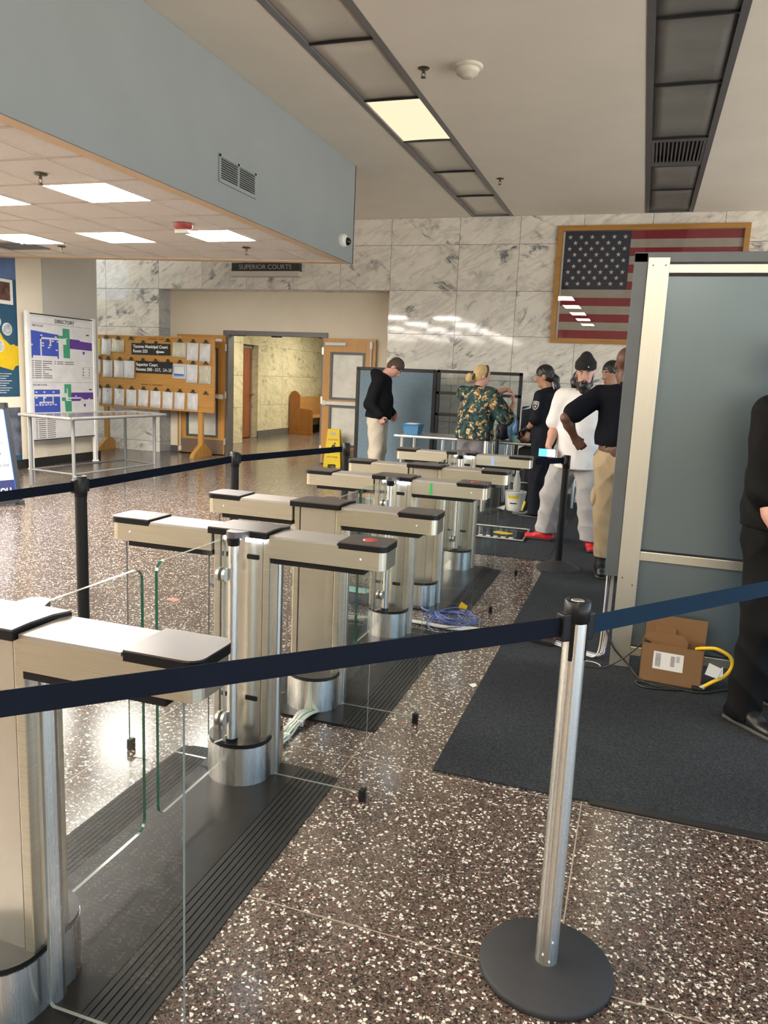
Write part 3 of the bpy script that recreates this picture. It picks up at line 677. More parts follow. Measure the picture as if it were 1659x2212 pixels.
    for i, f in enumerate(g.f):            # the free upright edge shows the green of the glass, the others stay pale
        if g.mi[i] == 2 and abs(sum(g.v[k][1] for k in f) / len(f) - yb) < .03: g.mi[i] = 1
    sw = obj('swing_glass', g, ['glass', 'gedge', 'gedge_l'], t)
    for z in (.80, .265):
        for xx in (gx - .017, gx + .006):
            obj('glass_clamp', MB().cyl((xx, py + d * .034, z), (xx + .011, py + d * .034, z), .025, seg=24).box((xx, min(py, py + d * .034), z - .02), (xx + .011, max(py, py + d * .034), z + .02)), 'alu', sw)
    # loose tail of wire from the pole foot
    obj('wire', MB().tube([(px - .015, py, .26), (px - .018, py + .005, .19), (px - .03, py - .02, .173), (px - .045, py - .045 * 1, .172)], .0035), 'cwhite', ps)
    return t
GX = -1.31
YG = [1.23, 2.385, 3.07, 4.165, 4.86, 5.95]
glabels = ['nearest steel speed gate, its left half cut off by the left edge', 'large steel speed gate standing right behind the nearest one, red disc on its right cap',
           'steel speed gate with its back to the second one, third from the camera', 'steel speed gate with both its lights glowing, fourth from the camera',
           'steel speed gate with its back to the fourth one, fifth from the camera', 'farthest steel speed gate, its lights glowing, behind all the others']
ga = make_gate(-1); gb = make_gate(1)
GR = 'row of steel speed gates'
ga.location = (GX, YG[1], 0); tag(ga, glabels[1], 'turnstile', GR)
gb.location = (GX, YG[2], 0); tag(gb, glabels[2], 'turnstile', GR)
gates = {}
for i, src in ((3, ga), (5, ga), (0, gb), (4, gb)): gates[i] = dup_tree(src, (GX, YG[i], 0), glabels[i], GR)
obj('status_light', MB().box((.222, -.0012, .862), (.236, .001, .926)), 'ledgreen', gates[3], label='green status light on the right arm')
obj('status_light', MB().box((.240, -.0012, .862), (.258, .001, .926)), 'ledblue', gates[5], label='blue status light on the right arm')
def disc(x, y, lab):
    o = obj('red_disc', MB().lathe([(.0, .004), (.018, .004), (.026, .001), (.026, 0)], (x, y, .9456), 24), 'red'); tag(o, lab, 'sticker')
disc(GX + .465, YG[1] + .075, 'flat red disc lying on the right end cap of the second speed gate')
disc(GX + .465, YG[3] + .075, 'flat red disc lying on the right end cap of the fourth speed gate')
# ribbed threshold plates of the three lanes
def threshold(y0, y1, lab):
    t = thing('threshold_plate', lab, 'floor plate', (GX, (y0 + y1) / 2, 0), 'black floor plates of the gate lanes')
    xc = GX + .02
    obj('plate', MB().box((xc - .185, y0, 0), (xc + .185, y1, .012)), 'rubber', t)
    for s in (-1, 1):
        r = MB()
        for k in range(8):
            a = .187 + .019 * k; h = .0115 - .0011 * k
            r.box((xc + min(s * a, s * (a + .016)), y0 + .004 + (.0 if k < 6 else .01 * (k - 5)), 0), (xc + max(s * a, s * (a + .016)), y1 - .004 - (.0 if k < 6 else .01 * (k - 5)), h))
        r.box((xc + min(s * .186, s * .335), y0 + .006, 0), (xc + max(s * .186, s * .335), y1 - .006, .0025))
        obj('ribbed_ramp', r, 'ramp', t)
threshold(1.12, 2.53, 'black floor plate with ribbed ramps in the nearest lane')
threshold(2.93, 4.33, 'black floor plate with ribbed ramps in the middle lane')
threshold(4.73, 6.10, 'black floor plate with ribbed ramps in the farthest lane')

# ------------------------------------------------------------------ queue barriers
def belt_mesh(p, q, h=.047, th=.0025, sag=0.):
    p, q = Vector(p), Vector(q); d = (q - p); n = Vector((-d.y, d.x, 0)).normalized() * th / 2; mb = MB(); N = 10; rows = []
    for i in range(N + 1):
        c = p + d * (i / N) - Vector((0, 0, sag * 4 * (i / N) * (1 - i / N)))
        rows.append((c - n - Vector((0, 0, h / 2)), c - n + Vector((0, 0, h / 2)), c + n + Vector((0, 0, h / 2)), c + n - Vector((0, 0, h / 2))))
    vs = [v for r in rows for v in r]
    fs = [[i * 4 + k, i * 4 + (k + 1) % 4, i * 4 + 4 + (k + 1) % 4, i * 4 + 4 + k] for i in range(N) for k in range(4)] + [[3, 2, 1, 0], [N * 4, N * 4 + 1, N * 4 + 2, N * 4 + 3]]
    return mb.add(vs, fs)
def stanchion(name, x, y, h, lab, pole_m, r=.030, base_r=.172, dome=False, belts=(), slots=False, group='black belt posts'):
    t = thing(name, lab, 'barrier post', (x, y, 0), group)
    if dome: b = MB().lathe([(base_r, 0), (base_r, .012), (base_r * .93, .022), (base_r * .55, .050), (base_r * .28, .066), (r + .006, .072), (r, .074)], (x, y, 0), 48)
    else: b = MB().lathe([(base_r - .004, 0), (base_r, .006), (base_r, .016), (base_r - .006, .022), (r + .02, .027), (r + .006, .029), (r, .031)], (x, y, 0), 56)
    obj('base', b, 'basecoat', t)
    obj('pole', MB().cyl((x, y, .025), (x, y, h - .055), r, seg=36), pole_m, t)
    obj('cap', MB().lathe([(r + .001, h - .105 if not slots else h - .052), (r + .003, h - .10 if not slots else h - .05), (r + .003, h - .004), (r - .002, h), (r - .006, h), (r - .008, h - .004), (.0, h - .004)], (x, y, 0), 40), 'blackplastic', t)
    for q in belts:
        p = Vector((x, y, q[0][2])); e = Vector(q[0]); d = Vector((e.x - x, e.y - y, 0)).normalized()
        m = belt_mesh(p + d * (r + .012), e, sag=q[2] if len(q) > 2 else 0)
        o = obj('belt', m, q[1], t)
        n = Vector((-d.y, d.x, 0)); hw = .014
        M4 = Matrix(((d.x, n.x, 0, x), (d.y, n.y, 0, y), (0, 0, 1, p.z), (0, 0, 0, 1)))
        obj('belt_clip', MB().box((r - .006, -hw, -.034), (r + .022, hw, .034), bev=.004, M4=M4), 'blackplastic', t)
    return t
t = stanchion('belt_stanchion', -.100, 1.835, 1.0, 'polished steel belt stanchion with a black round base in the foreground', 'chrome', .0285, .172, belts=[((-1.02, .90, .936), 'belt'), ((.80, 2.98, .930), 'belt2')], slots=True, group=None)
for a in (-100, -10, 170):
    an = math.radians(a); c, s = math.cos(an), math.sin(an)
    M4 = Matrix(((c, -s, 0, -.1), (s, c, 0, 1.835), (0, 0, 1, 0), (0, 0, 0, 1)))
    obj('belt_slot', MB().box((.024, -.0055, .862), (.0295, .0055, .952), bev=.0012, M4=M4).cyl(M4 @ Vector((.024, 0, .858)), M4 @ Vector((.0295, 0, .858)), .0055, seg=12), 'blackplastic', t)
for z, a in ((.10, -60), (.045, -70), (.062, -105)):
    an = math.radians(a); p = Vector((-.1 + .0285 * math.cos(an), 1.835 + .0285 * math.sin(an), z)); n = Vector((math.cos(an), math.sin(an), 0))
    obj('rivet', MB().cyl(p - n * .002, p + n * .0015, .003, seg=10), 'wtext', t)
obj('cap_disc', MB().lathe([(.016, .9965), (.016, .9985), (.0, .9985)], (-.1, 1.835, 0), 24), 'alu', t)
HB = .945
SA, SB, SC_, SD = (-2.66, 3.19), (-2.67, 4.78), (-2.33, 6.06), (-.535, 6.38)
stanchion('belt_post', *SA, HB, 'black belt post at the left, nearest of the three in a line', 'blackcoat', .030, belts=[((-2.80, 2.0, .895), 'belt'), ((SB[0], SB[1] - .045, .895), 'belt')])
stanchion('belt_post', *SB, HB, 'black belt post in the middle of the three on the left', 'blackcoat', .030, belts=[((SC_[0] - .02, SC_[1] - .04, .895), 'belt')])
stanchion('belt_post', *SC_, HB, 'black belt post in front of the yellow wet floor sign', 'blackcoat', .030, belts=[])
stanchion('belt_post', *SD, HB, 'black belt post with a domed base standing on the carpet edge at right', 'blackcoat', .028, .18, True, belts=[((-.745, 6.07, .905), 'belt')])
# clear the tops of the rear pair behind the gates
stanchion('belt_post', -1.57, 9.02, .965, 'thin black post standing just right of the silver post near the table', 'blackcoat', .022, .11)
stanchion('belt_post', -1.64, 8.72, .945, 'silver post standing in front of the floral shirt', 'chrome', .034, .12, group=None)

# carpets
c = MB().box((-.64, 2.72, 0), (3.6, 11.0, .007))
t = thing('carpet_runner', 'large charcoal carpet covering the floor on the right', 'carpet', (1.4, 5, 0)); obj('pile', c, 'carpet', t)
obj('edge_strip', MB().box((-.045, 2.700, 0), (3.6, 2.735, .009), bev=.002), 'blackbase', t)
t = thing('carpet_runner', 'charcoal carpet lying beyond the gates under the inspection tables', 'carpet', (-1.6, 8.8, 0)); obj('pile', MB().box((-2.9, 6.60, 0), (-.645, 11.0, .006)), 'carpet', t)
# ------------------------------------------------------------------ notices, signs and table on the left
# notice board on two wooden legs
by = 11.72
t = thing('notice_board', 'wide oak notice board on legs, covered with clipped papers', 'notice board', (-8.14, by, 0))
obj('board', MB().box((-9.32, by, .80), (-6.97, by + .03, 2.015)), 'oak', t)
f = MB().box((-9.34, by - .03, .775), (-6.95, by + .03, .80), bev=.004).box((-9.34, by - .012, 2.015), (-6.95, by + .03, 2.04), bev=.004).box((-6.975, by - .012, .80), (-6.95, by + .03, 2.02), bev=.004).box((-9.34, by - .012, .80), (-9.315, by + .03, 2.02), bev=.004)
obj('board_frame', f, 'oak', t)
for x in (-9.18, -7.23):
    l = obj('leg', MB().box((x - .045, by + .005, .03), (x + .045, by + .06, .80), bev=.004), 'oakz', t)
    prof = [(-.30, 0), (.30, 0), (.30, .06), (.09, .22), (-.03, .22), (-.27, .06)]
    obj('foot', MB().prism([(a, b) for a, b in prof], -.04, .04, M4=wall_yz(x, by + .03, 0)), 'oakz', l)
text('heading', 'SUPERIOR   COURT', .038, wall_xz(-8.1, by - .001, 1.985), 'burn', t)
text('heading', 'SHERIFF  &  TREASURER', .042, wall_xz(-8.2, by - .001, 1.20), 'burn', t)
def court_sign(x0, x1, z0, z1, lines, lab, arrow=None, y=by - .012):
    s = thing('court_sign', lab, 'sign', ((x0 + x1) / 2, y, z0))
    obj('sign_plate', MB().box((x0, y, z0), (x1, y + .012, z1)), 'black', s)
    for tx, size, x, z, mbold in lines:
        text('lettering', tx, size, wall_xz(x, y - .001, z), 'wtext', s, align='LEFT', bold=mbold, sx=.95)
    if arrow:
        ax, az = arrow
        obj('arrow', MB().prism([(-.085, 0), (-.035, .04), (-.045, .014), (.085, .014), (.085, -.014), (-.045, -.014), (-.035, -.04)][::-1], 0, .002, M4=wall_xz(ax, y - .0005, az)), 'wtext', s)
court_sign(-8.605, -7.815, 1.715, 1.912, [('Tacoma Municipal Court', .074, -8.57, 1.855, .0022), ('Room 233', .074, -8.57, 1.775, .0022)], 'black court sign with a white arrow on the notice board, top row', (-8.02, 1.77))
court_sign(-8.52, -7.77, 1.40, 1.605, [('Superior Court', .074, -8.51, 1.545, .0022), ('Rooms 200 - 217,', .074, -8.51, 1.462, .0022), ('2A-2E', .078, -7.965, 1.462, .0006)], 'black court sign half under paper on the notice board, middle row')
def clip(x, z):
    w = .058
    poly = [(-w, 0), (w, 0), (w * .8, .012), (w * .42, .02), (w * .35, .05), (.0, .058), (-w * .35, .05), (-w * .42, .02), (-w * .8, .012)]
    obj('spring_clip', MB().prism(poly, .0, .022, M4=wall_xz(x, by - .006, z)), 'clip', t)
def sheet(x, ztop, w, h, lab, m='print', tilt=0., name='notice_sheet', dy=0.):
    y = by - .006 - dy
    M4 = wall_xz(x, y, ztop) @ Matrix.Rotation(tilt, 4, 'Z')
    rows = []
    for j in range(4):
        v = -h * j / 3
        rows.append([M4 @ Vector((-w / 2 + w * i / 2, v, .001 + .012 * (j / 3) ** 2)) for i in range(3)])
    mb = MB().grid(rows); mb.f = [q[::-1] for q in mb.f]
    o = obj(name, mb, m); md = o.modifiers.new('thick', 'SOLIDIFY'); md.thickness = .0008
    tag(o, lab, 'notice', 'papers clipped to the notice board'); return o
R1 = [(-9.13, 1.975), (-8.88, 1.965), (-8.61, 1.965), (-8.36, 1.905), (-8.10, 1.90), (-7.86, 1.95), (-7.62, 1.95), (-7.36, 1.95), (-7.11, 1.945)]
R2 = [(-9.28, 1.61), (-9.10, 1.605), (-8.85, 1.605), (-8.61, 1.61), (-8.37, 1.60), (-8.11, 1.60), (-7.86, 1.60), (-7.62, 1.595), (-7.36, 1.59), (-7.11, 1.59)]
R3 = [(-9.29, 1.10), (-9.12, 1.115), (-8.86, 1.11), (-8.61, 1.105), (-8.36, 1.11), (-8.11, 1.105), (-7.86, 1.10), (-7.62, 1.10), (-7.36, 1.10), (-7.11, 1.085)]
for r in (R1, R2, R3):
    for x, z in r: clip(x, z)
sheet(-9.29, 1.97, .08, .31, 'yellow paper strip at the top left corner of the notice board', 'yellowp', .04)
sheet(-9.13, 1.98, .20, .29, 'white printed sheet at the left of the top row, beside the yellow strip', tilt=-.03)
sheet(-8.885, 1.975, .26, .23, 'wide cream sheet in the top row, left of the arrow sign', 'print_y', -.03)
sheet(-7.63, 1.945, .27, .25, 'wide cream sheet in the top row, just right of the arrow sign', 'print_y', -.03)
sheet(-7.37, 1.945, .22, .30, 'white table sheet in the top row, second from its right end', tilt=-.02, dy=.002)
sheet(-7.125, 1.94, .21, .31, 'white sheet at the right end of the top row', tilt=-.02)
sheet(-9.29, 1.62, .06, .27, 'sliver of white sheet at the left edge of the middle row')
sheet(-9.11, 1.60, .20, .30, 'grey printed sheet in the middle row, leftmost full page', dy=.001)
sheet(-8.87, 1.60, .21, .30, 'white sheet in the middle row with a small stamp, second full page')
sheet(-8.64, 1.60, .21, .30, 'white sheet in the middle row overlapping the black sign', dy=.022)
o = sheet(-7.635, 1.58, .27, .25, 'white sheet with a blue outlined notice in the middle row', 'paper')
b1 = MB()
for q in ((-.11, .11, -.035, -.03), (-.11, .11, -.215, -.21), (-.11, -.105, -.215, -.03), (.105, .11, -.215, -.03)): b1.prism([(q[0], q[2]), (q[1], q[2]), (q[1], q[3]), (q[0], q[3])], .012, .0135)
b1.prism([(-.09, -.20), (.09, -.20), (.10, -.17), (-.10, -.165)], .012, .014)
b1.v = [tuple(wall_xz(-7.635, by - .006, 1.58) @ Vector(v)) for v in b1.v]; obj('print', b1, 'brightblue', o)
sheet(-7.38, 1.58, .22, .31, 'white table sheet in the middle row, second from its right end', tilt=-.02, dy=.003)
sheet(-7.13, 1.57, .23, .31, 'cream sheet at the right end of the middle row', 'print_y', .02)
sheet(-9.29, 1.11, .05, .28, 'sliver of white sheet at the left edge of the bottom row')
names = ['with a seal, leftmost full page', 'with a seal, second from the left', 'third from the left', 'fourth from the left', 'fifth from the left', 'sixth from the left', 'seventh from the left', 'last from the left, beside the empty clip']
for k, (x, z) in enumerate(R3[1:9]):
    o = sheet(x - .01, z - .005, .205, .295, 'white notice in the bottom row %s' % names[k], tilt=random.uniform(-.03, .015), dy=.001 * (k % 3))
    if k < 2: obj('seal', MB().prism([(.012 * math.cos(i * PI / 4), .012 * math.sin(i * PI / 4)) for i in range(8)], 0, .001, M4=wall_xz(x, by - .012, z - .065)), 'red', o)

# SUPERIOR COURTS lintel sign
t = thing('lintel_sign', 'dark sign with metal letters mounted above the doorway', 'sign', (-6.085, YB, 3.04))
obj('sign_face', MB().box((-6.70, YB - .10, 3.135), (-5.47, YB - .0, 3.275)), 'signblack', t)
obj('sign_ledge', MB().box((-6.72, YB - .16, 3.055), (-5.45, YB, 3.135), bev=.004), 'grey_paint', t)
text('lettering', 'SUPERIOR COURTS', .105, wall_xz(-6.085, YB - .102, 3.205), 'gtext', t, sx=1.06)

# directory panel on two posts
dx = -8.17
t = thing('directory_board', 'white directory board with coloured floor plans on two white posts', 'directory', (dx, 9.49, 0))
for y in (8.80, 10.165):
    obj('post', MB().box((dx - .028, y - .028, .0), (dx + .028, y + .028, 2.20), bev=.004).lathe([(.05, 0), (.05, .012), (.03, .02)], (dx, y, 0), 16), 'whitepaint', t)
pn = obj('panel', MB().box((dx - .012, 8.828, .405), (dx + .012, 10.137, 2.175)), 'panel', t)
obj('panel_edge', MB().box((dx - .016, 8.828, 2.163), (dx + .0165, 10.137, 2.178)).box((dx - .016, 8.828, .40), (dx + .0165, 10.137, .412)), 'ink', t)
U0, U1, V0, V1 = 8.83, 10.135, .405, 2.175
# print positions measured on the board as fractions (u right, v down)
def DP(u, v): return (U0 + (U1 - U0) * u, V1 + (V0 - V1) * v)
def dpoly(name, pts, m, lift=.0, par=None):
    pl = [DP(u, v) for u, v in pts]
    ar = sum(a[0] * b[1] - b[0] * a[1] for a, b in zip(pl, pl[1:] + pl[:1]))
    if ar < 0: pl = pl[::-1]
    return obj(name, MB().prism(pl, 0, .001 + lift, M4=wall_yz(dx + .012, 0, 0)), m, par or t)
def R_(a, b, c, d): return [(a, b), (c, b), (c, d), (a, d)]
dpoly('header_rule', R_(.03, .071, .97, .0735), 'inkgrey'); dpoly('header_rule', R_(.03, .018, .97, .0195), 'inkgrey')
text('heading', 'DIRECTORY', .075, wall_yz(dx + .0125, *DP(.535, .045)), 'ink', t, bold=.001)
text('heading', 'FIRST FLOOR', .036, wall_yz(dx + .0125, *DP(.12, .092)), 'inkgrey', t, bold=.0008)
text('heading', 'SECOND FLOOR', .036, wall_yz(dx + .0125, *DP(.13, .558)), 'inkgrey', t, bold=.0008)
for k, oy in enumerate((0., .455)):
    if k == 0:
        dpoly('plan_block', [(.02, .13), (.43, .15), (.43, .345), (.41, .345), (.41, .325), (.04, .325), (.04, .345), (.02, .345)], 'blue')
        dpoly('plan_block', R_(.50, .095, .61, .175) , 'green'); dpoly('plan_block', R_(.43, .155, .51, .178), 'green'); dpoly('plan_block', R_(.555, .175, .61, .225), 'green'); dpoly('plan_block', R_(.505, .225, .61, .335), 'green')
        dpoly('plan_block', [(.61, .175), (.77, .178), (.78, .187), (.985, .195), (.985, .262), (.61, .255)], 'purple')
        for q in ((.15, .178, .43, .193), (.15, .178, .17, .325), (.295, .19, .315, .24), (.28, .235, .32, .245), (.02, .235, .04, .25), (.555, .168, .575, .176)): dpoly('plan_corridor', R_(*q), 'panel', .0007)
        for u, v in ((.17, .165), (.39, .17), (.19, .225), (.19, .245), (.28, .258), (.40, .275), (.34, .205), (.42, .207)): dpoly('room_tag', R_(u - .017, v - .005, u + .017, v + .005), 'panel', .0008)
    else:
        dpoly('plan_block', R_(.04, .595, .43, .80), 'blue'); dpoly('plan_block', R_(.505, .55, .615, .625), 'green'); dpoly('plan_block', R_(.56, .625, .615, .68), 'green'); dpoly('plan_block', [(.46, .66), (.52, .66), (.53, .69), (.615, .69), (.615, .78), (.515, .78), (.505, .69), (.46, .69)], 'green')
        dpoly('plan_block', [(.615, .62), (.99, .62), (.99, .68), (.77, .68), (.77, .692), (.615, .692)], 'purple')
        for q in ((.04, .633, .43, .652), (.17, .65, .187, .70), (.31, .65, .327, .70), (.11, .692, .33, .705), (.11, .70, .13, .725), (.235, .70, .25, .72), (.31, .70, .33, .72), (.55, .66, .78, .672), (.54, .585, .555, .63), (.12, .79, .34, .797)): dpoly('plan_corridor', R_(*q), 'panel', .0007)
        for u, v in ((.07, .615), (.19, .615), (.33, .615), (.07, .66), (.20, .66), (.07, .718), (.16, .718), (.21, .718), (.28, .718), (.36, .718), (.69, .65), (.80, .675), (.92, .675)): dpoly('room_tag', R_(u - .015, v - .005, u + .015, v + .005), 'panel', .0008)
dpoly('section_rule', R_(.02, .535, .98, .537), 'inkgrey')
for u, v in ((.84, .285), (.84, .73)): dpoly('shield', [(u - .018, v - .012), (u + .018, v - .012), (u + .016, v + .006), (u, v + .016), (u - .016, v + .006)], 'purple')
for u, v in ((.93, .132), (.96, .595)): dpoly('compass', [(u - .04, v - .006), (u + .01, v - .004), (u + .01, v + .004), (u - .04, v + .006)], 'ink')
def rows_of(u0, us, v0, n, dv, lens):
    for k in range(n):
        m = MB()
        for (ua, ub) in us:
            w = (ub - ua) * lens[k % len(lens)] if ua == us[-1][0] else ub - ua
            a, b = DP(ua, v0 + dv * k), DP(ua + w, v0 + dv * k + .007); m.prism([(a[0], b[1]), (b[0], b[1]), (b[0], a[1]), (a[0], a[1])], 0, .0012, M4=wall_yz(dx + .012, 0, 0))
        obj('directory_line', m, 'inkgrey', t)
rows_of(0, [(.02, .045), (.06, .16), (.18, .32)], .365, 9, .0165, [1, 1, .45, .7, 1, .2, .6, 1, 1])
rows_of(0, [(.36, .38), (.40, .50), (.52, .67)], .365, 2, .016, [1, 1])
rows_of(0, [(.05, .075), (.09, .20), (.22, .35)], .815, 11, .0165, [1, .95, 1])
dpoly('legend', R_(.80, .405, .985, .407), 'inkgrey'); dpoly('legend', R_(.80, .495, .985, .497), 'inkgrey')
for k in range(3): dpoly('legend_mark', [(.92, .43 + .026 * k), (.935, .43 + .026 * k), (.935, .41 + .026 * k)], 'ink'); dpoly('legend_mark', R_(.815, .414 + .026 * k, .835, .428 + .026 * k), 'inkgrey')

# mural on the left wall
t = thing('wall_mural', 'tall blue and yellow history mural on the left wall', 'mural', (XL, 8.1, .1))
mx_ = XL + .01
def mp(name, pts, m, lift=0.):
    ar = sum(a[0] * b[1] - b[0] * a[1] for a, b in zip(pts, pts[1:] + pts[:1]))
    return obj(name, MB().prism(pts if ar > 0 else pts[::-1], .0, .004 + lift, M4=wall_yz(XL + .001, 0, 0)), m, t)
mp('upper_panel', [(7.2, 1.02), (8.76, 1.02), (8.76, 2.60), (7.2, 2.60)], 'teal'); mp('sky_panel', [(7.2, 2.60), (8.76, 2.60), (8.76, 2.97), (7.2, 2.97)], 'sky')
yl = [(7.2, 2.05), (7.9, 1.95), (8.3, 1.92), (8.44, 1.89), (8.50, 1.80), (8.56, 1.76), (8.62, 1.72), (8.68, 1.735), (8.72, 1.71), (8.76, 1.72), (8.76, 1.45), (8.70, 1.44), (8.65, 1.38), (8.55, 1.40), (8.44, 1.42), (8.3, 1.45), (7.2, 1.40)]
mp('county_map', yl, 'muralyellow', .002)
mp('picture_mat', [(8.0, 2.26), (8.69, 2.26), (8.69, 2.59), (8.0, 2.59)], 'white', .008); mp('picture', [(8.04, 2.31), (8.64, 2.31), (8.64, 2.55), (8.04, 2.55)], 'photo2', .010)
for y, z, r in ((8.57, 1.93, .085), (8.38, 2.02, .085), (8.42, 1.70, .085)):
    mp('round_picture_rim', [(y + r * math.cos(i * PI / 12), z + r * math.sin(i * PI / 12)) for i in range(24)], 'white', .006); mp('round_picture', [(y + r * .88 * math.cos(i * PI / 12), z + r * .88 * math.sin(i * PI / 12)) for i in range(24)], 'photo3', .008)
for k in range(9): mp('caption_line', [(7.7, 1.325 - .032 * k), (8.62 - .05 * ((k * 7) % 3), 1.325 - .032 * k), (8.62 - .05 * ((k * 7) % 3), 1.337 - .032 * k), (7.7, 1.337 - .032 * k)], 'photo3', .002)
mp('lower_panel', [(7.2, .14), (8.76, .14), (8.76, .87), (7.2, .87)], 'photo'); mp('foot_panel', [(7.2, .085), (8.76, .085), (8.76, .20), (7.2, .20)], 'teal', .001)

# steel table standing askew before the directory
t = thing('steel_table', 'grey steel table with thin round legs before the directory', 'table', (-6.6, 8.3, 0))
ca, cb, cc, cd = (-6.24, 7.36), (-7.13, 7.50), (-6.84, 9.27), (-6.13, 9.07)
obj('tabletop', MB().prism([ca, cd, cc, cb], .872, .880).v and MB().prism([ca, cd, cc, cb], .874, .882), 'tabletop', t)
def pipe_loop(z, r, pts): 
    m = MB()
    for p, q in zip(pts, pts[1:] + pts[:1]): m.cyl((*p, z), (*q, z), r, seg=14)
    return m
obj('rim', pipe_loop(.872, .019, [ca, cd, cc, cb]), 'tablesteel', t)
legs = [(-6.53, 7.66), (-7.11, 7.66), (-7.07, 9.36 - .1), (-6.38, 9.15)]
legs = [(-6.36, 7.52), (-7.08, 7.62), (-6.84, 9.14), (-6.25, 8.98)]
for p in legs: obj('leg', MB().cyl((*p, 0), (*p, .865), .021, seg=16).cyl((*p, 0), (*p, .03), .025, seg=16), 'tablesteel', t)
obj('stretcher', pipe_loop(.20, .013, legs), 'tablesteel', t)
M['poster'] = mat('poster_paper', (.44, .44, .46), .5)
# a-frame sign at the left edge
t = thing('a_frame_sign', 'black framed pavement sign with blue print at the left edge', 'sign', (-6.5, 6.6, 0))
p0, p1 = Vector((-6.16, 6.50, 0)), Vector((-6.84, 6.72, 0)); wv = (p1 - p0).normalized(); nv = Vector((-wv.y, wv.x, 0)); nv = nv if nv.y < 0 else -nv; nv = -nv if nv.x < 0 else nv
fr0 = Vector((.955, -.3, 0)).normalized()
# the sign leans back: front face looks to the right of the hall
hdir = (Vector((0, 0, 1.0)) - fr0 * .22).normalized(); wd = Vector((0, 0, 1)).cross(fr0).normalized()
MF = Matrix(((wd.x, hdir.x, fr0.x, -6.20), (wd.y, hdir.y, fr0.y, 6.50), (wd.z, hdir.z, fr0.z, .05), (0, 0, 0, 1)))
W_ = .66
def fb(x0, x1, y0, y1, z0, z1, mb): 
    return mb.box((x0, y0, z0), (x1, y1, z1), M4=MF)
fm = MB(); fb(-W_, .0, -.03, .03, -.02, .02, fm); fb(-W_, 0, .98, 1.04, -.02, .02, fm); fb(-.035, .012, -.05, 1.04, -.02, .02, fm); fb(-W_ - .012, -W_ + .035, -.05, 1.04, -.02, .02, fm)
obj('sign_frame', fm, 'basecoat', t)
obj('poster', fb(-W_ + .03, -.03, .03, .99, .0, .006, MB()), 'poster', t)
obj('poster_band', fb(-W_ + .03, -.03, .03, .22, .006, .008, MB()), 'navy', t); obj('poster_stripe', fb(-.042, -.03, .03, .99, .006, .009, MB()), 'brightblue', t)
obj('poster_block', fb(-W_ + .1, -.14, .49, .515, .006, .008, MB()), 'brightblue', t)
text('lettering', 'THANK YOU', .10, MF @ Matrix.Translation((-.085, .10, .009)), 'wtext', t, align='RIGHT', bold=.002, sx=.8)
text('lettering', 'on the 2nd', .045, MF @ Matrix.Translation((-.07, .38, .007)), 'inkgrey', t, align='RIGHT'); text('lettering', 'visitors to', .045, MF @ Matrix.Translation((-.10, .62, .007)), 'inkgrey', t, align='RIGHT')
MF2 = Matrix.Translation(-fr0 * .50) @ Matrix(((wd.x, 0, fr0.x, -6.20), (wd.y, 0, fr0.y, 6.50), (0, 1, 0, .03), (0, 0, 0, 1)))
hd2 = (Vector((0, 0, 1.0)) + fr0 * .24).normalized()
MB2 = Matrix(((wd.x, hd2.x, fr0.x, -6.20 - fr0.x * .50), (wd.y, hd2.y, fr0.y, 6.50 - fr0.y * .50), (wd.z, hd2.z, fr0.z, .05), (0, 0, 0, 1)))
obj('rear_frame', MB().box((-W_ - .012, -.04, -.02), (-W_ + .035, 1.03, .02), M4=MB2).box((-.035, -.04, -.02), (.012, 1.03, .02), M4=MB2).box((-W_, .0, -.015), (0, .05, .015), M4=MB2), 'basecoat', t)
for x in (-W_ + .012, -.012): obj('foot', MB().box((x - .03, -.06, -.05), (x + .03, .0, .05), M4=MF, bev=.008), 'basecoat', t)
# ------------------------------------------------------------------ back of the hall: flag, screens, tables
t = thing('framed_flag', 'large framed American flag on the marble wall', 'framed flag', (-.1, YB, 2.12))
fx0, fx1, fz0, fz1 = -1.39, 1.175, 2.122, 3.78
fy = YB - .045
def mitre(a, b, c, d): return MB().prism([a, b, c, d], 0, .045, M4=wall_xz(0, YB, 0))
w = .07
for q, m in ((((fx0, fz1), (fx0 + w, fz1 - w), (fx1 - w, fz1 - w), (fx1, fz1)), 'frame_oak'), (((fx0, fz0), (fx1, fz0), (fx1 - w, fz0 + w), (fx0 + w, fz0 + w)), 'frame_oak'), (((fx0, fz0), (fx0 + w, fz0 + w), (fx0 + w, fz1 - w), (fx0, fz1)), 'frame_oak'), (((fx1, fz0), (fx1, fz1), (fx1 - w, fz1 - w), (fx1 - w, fz0 + w)), 'frame_oak')):
    ar = sum(a[0] * b[1] - b[0] * a[1] for a, b in zip(q, q[1:] + q[:1])); obj('frame_rail', mitre(*(q if ar > 0 else q[::-1])), m, t)
cl = MB(); cx0, cx1, cz0, cz1 = fx0 + w + .005, fx1 - w - .005, fz0 + w + .005, fz1 - w - .005
hem = .028; n = 13; hs = (cz1 - cz0) / n; ux = cx0 + hem + (cx1 - cx0 - hem) * .385; uz = cz1 - 7 * hs
Mf = wall_xz(0, YB - .004, 0)
for k in range(13):
    za, zb = cz1 - (k + 1) * hs, cz1 - k * hs
    cl.prism([(ux if k < 7 else cx0 + hem, za), (cx1, za), (cx1, zb), (ux if k < 7 else cx0 + hem, zb)], 0, .004, 0 if k % 2 == 0 else 1, Mf)
cl.prism([(cx0 + hem, uz), (ux, uz), (ux, cz1), (cx0 + hem, cz1)], 0, .004, 2, Mf); cl.prism([(cx0, cz0), (cx0 + hem, cz0), (cx0 + hem, cz1), (cx0, cz1)], 0, .004, 3, Mf)
fl = obj('flag_cloth', cl, ['flagred', 'flagwhite', 'flagblue', 'wtext'], t)
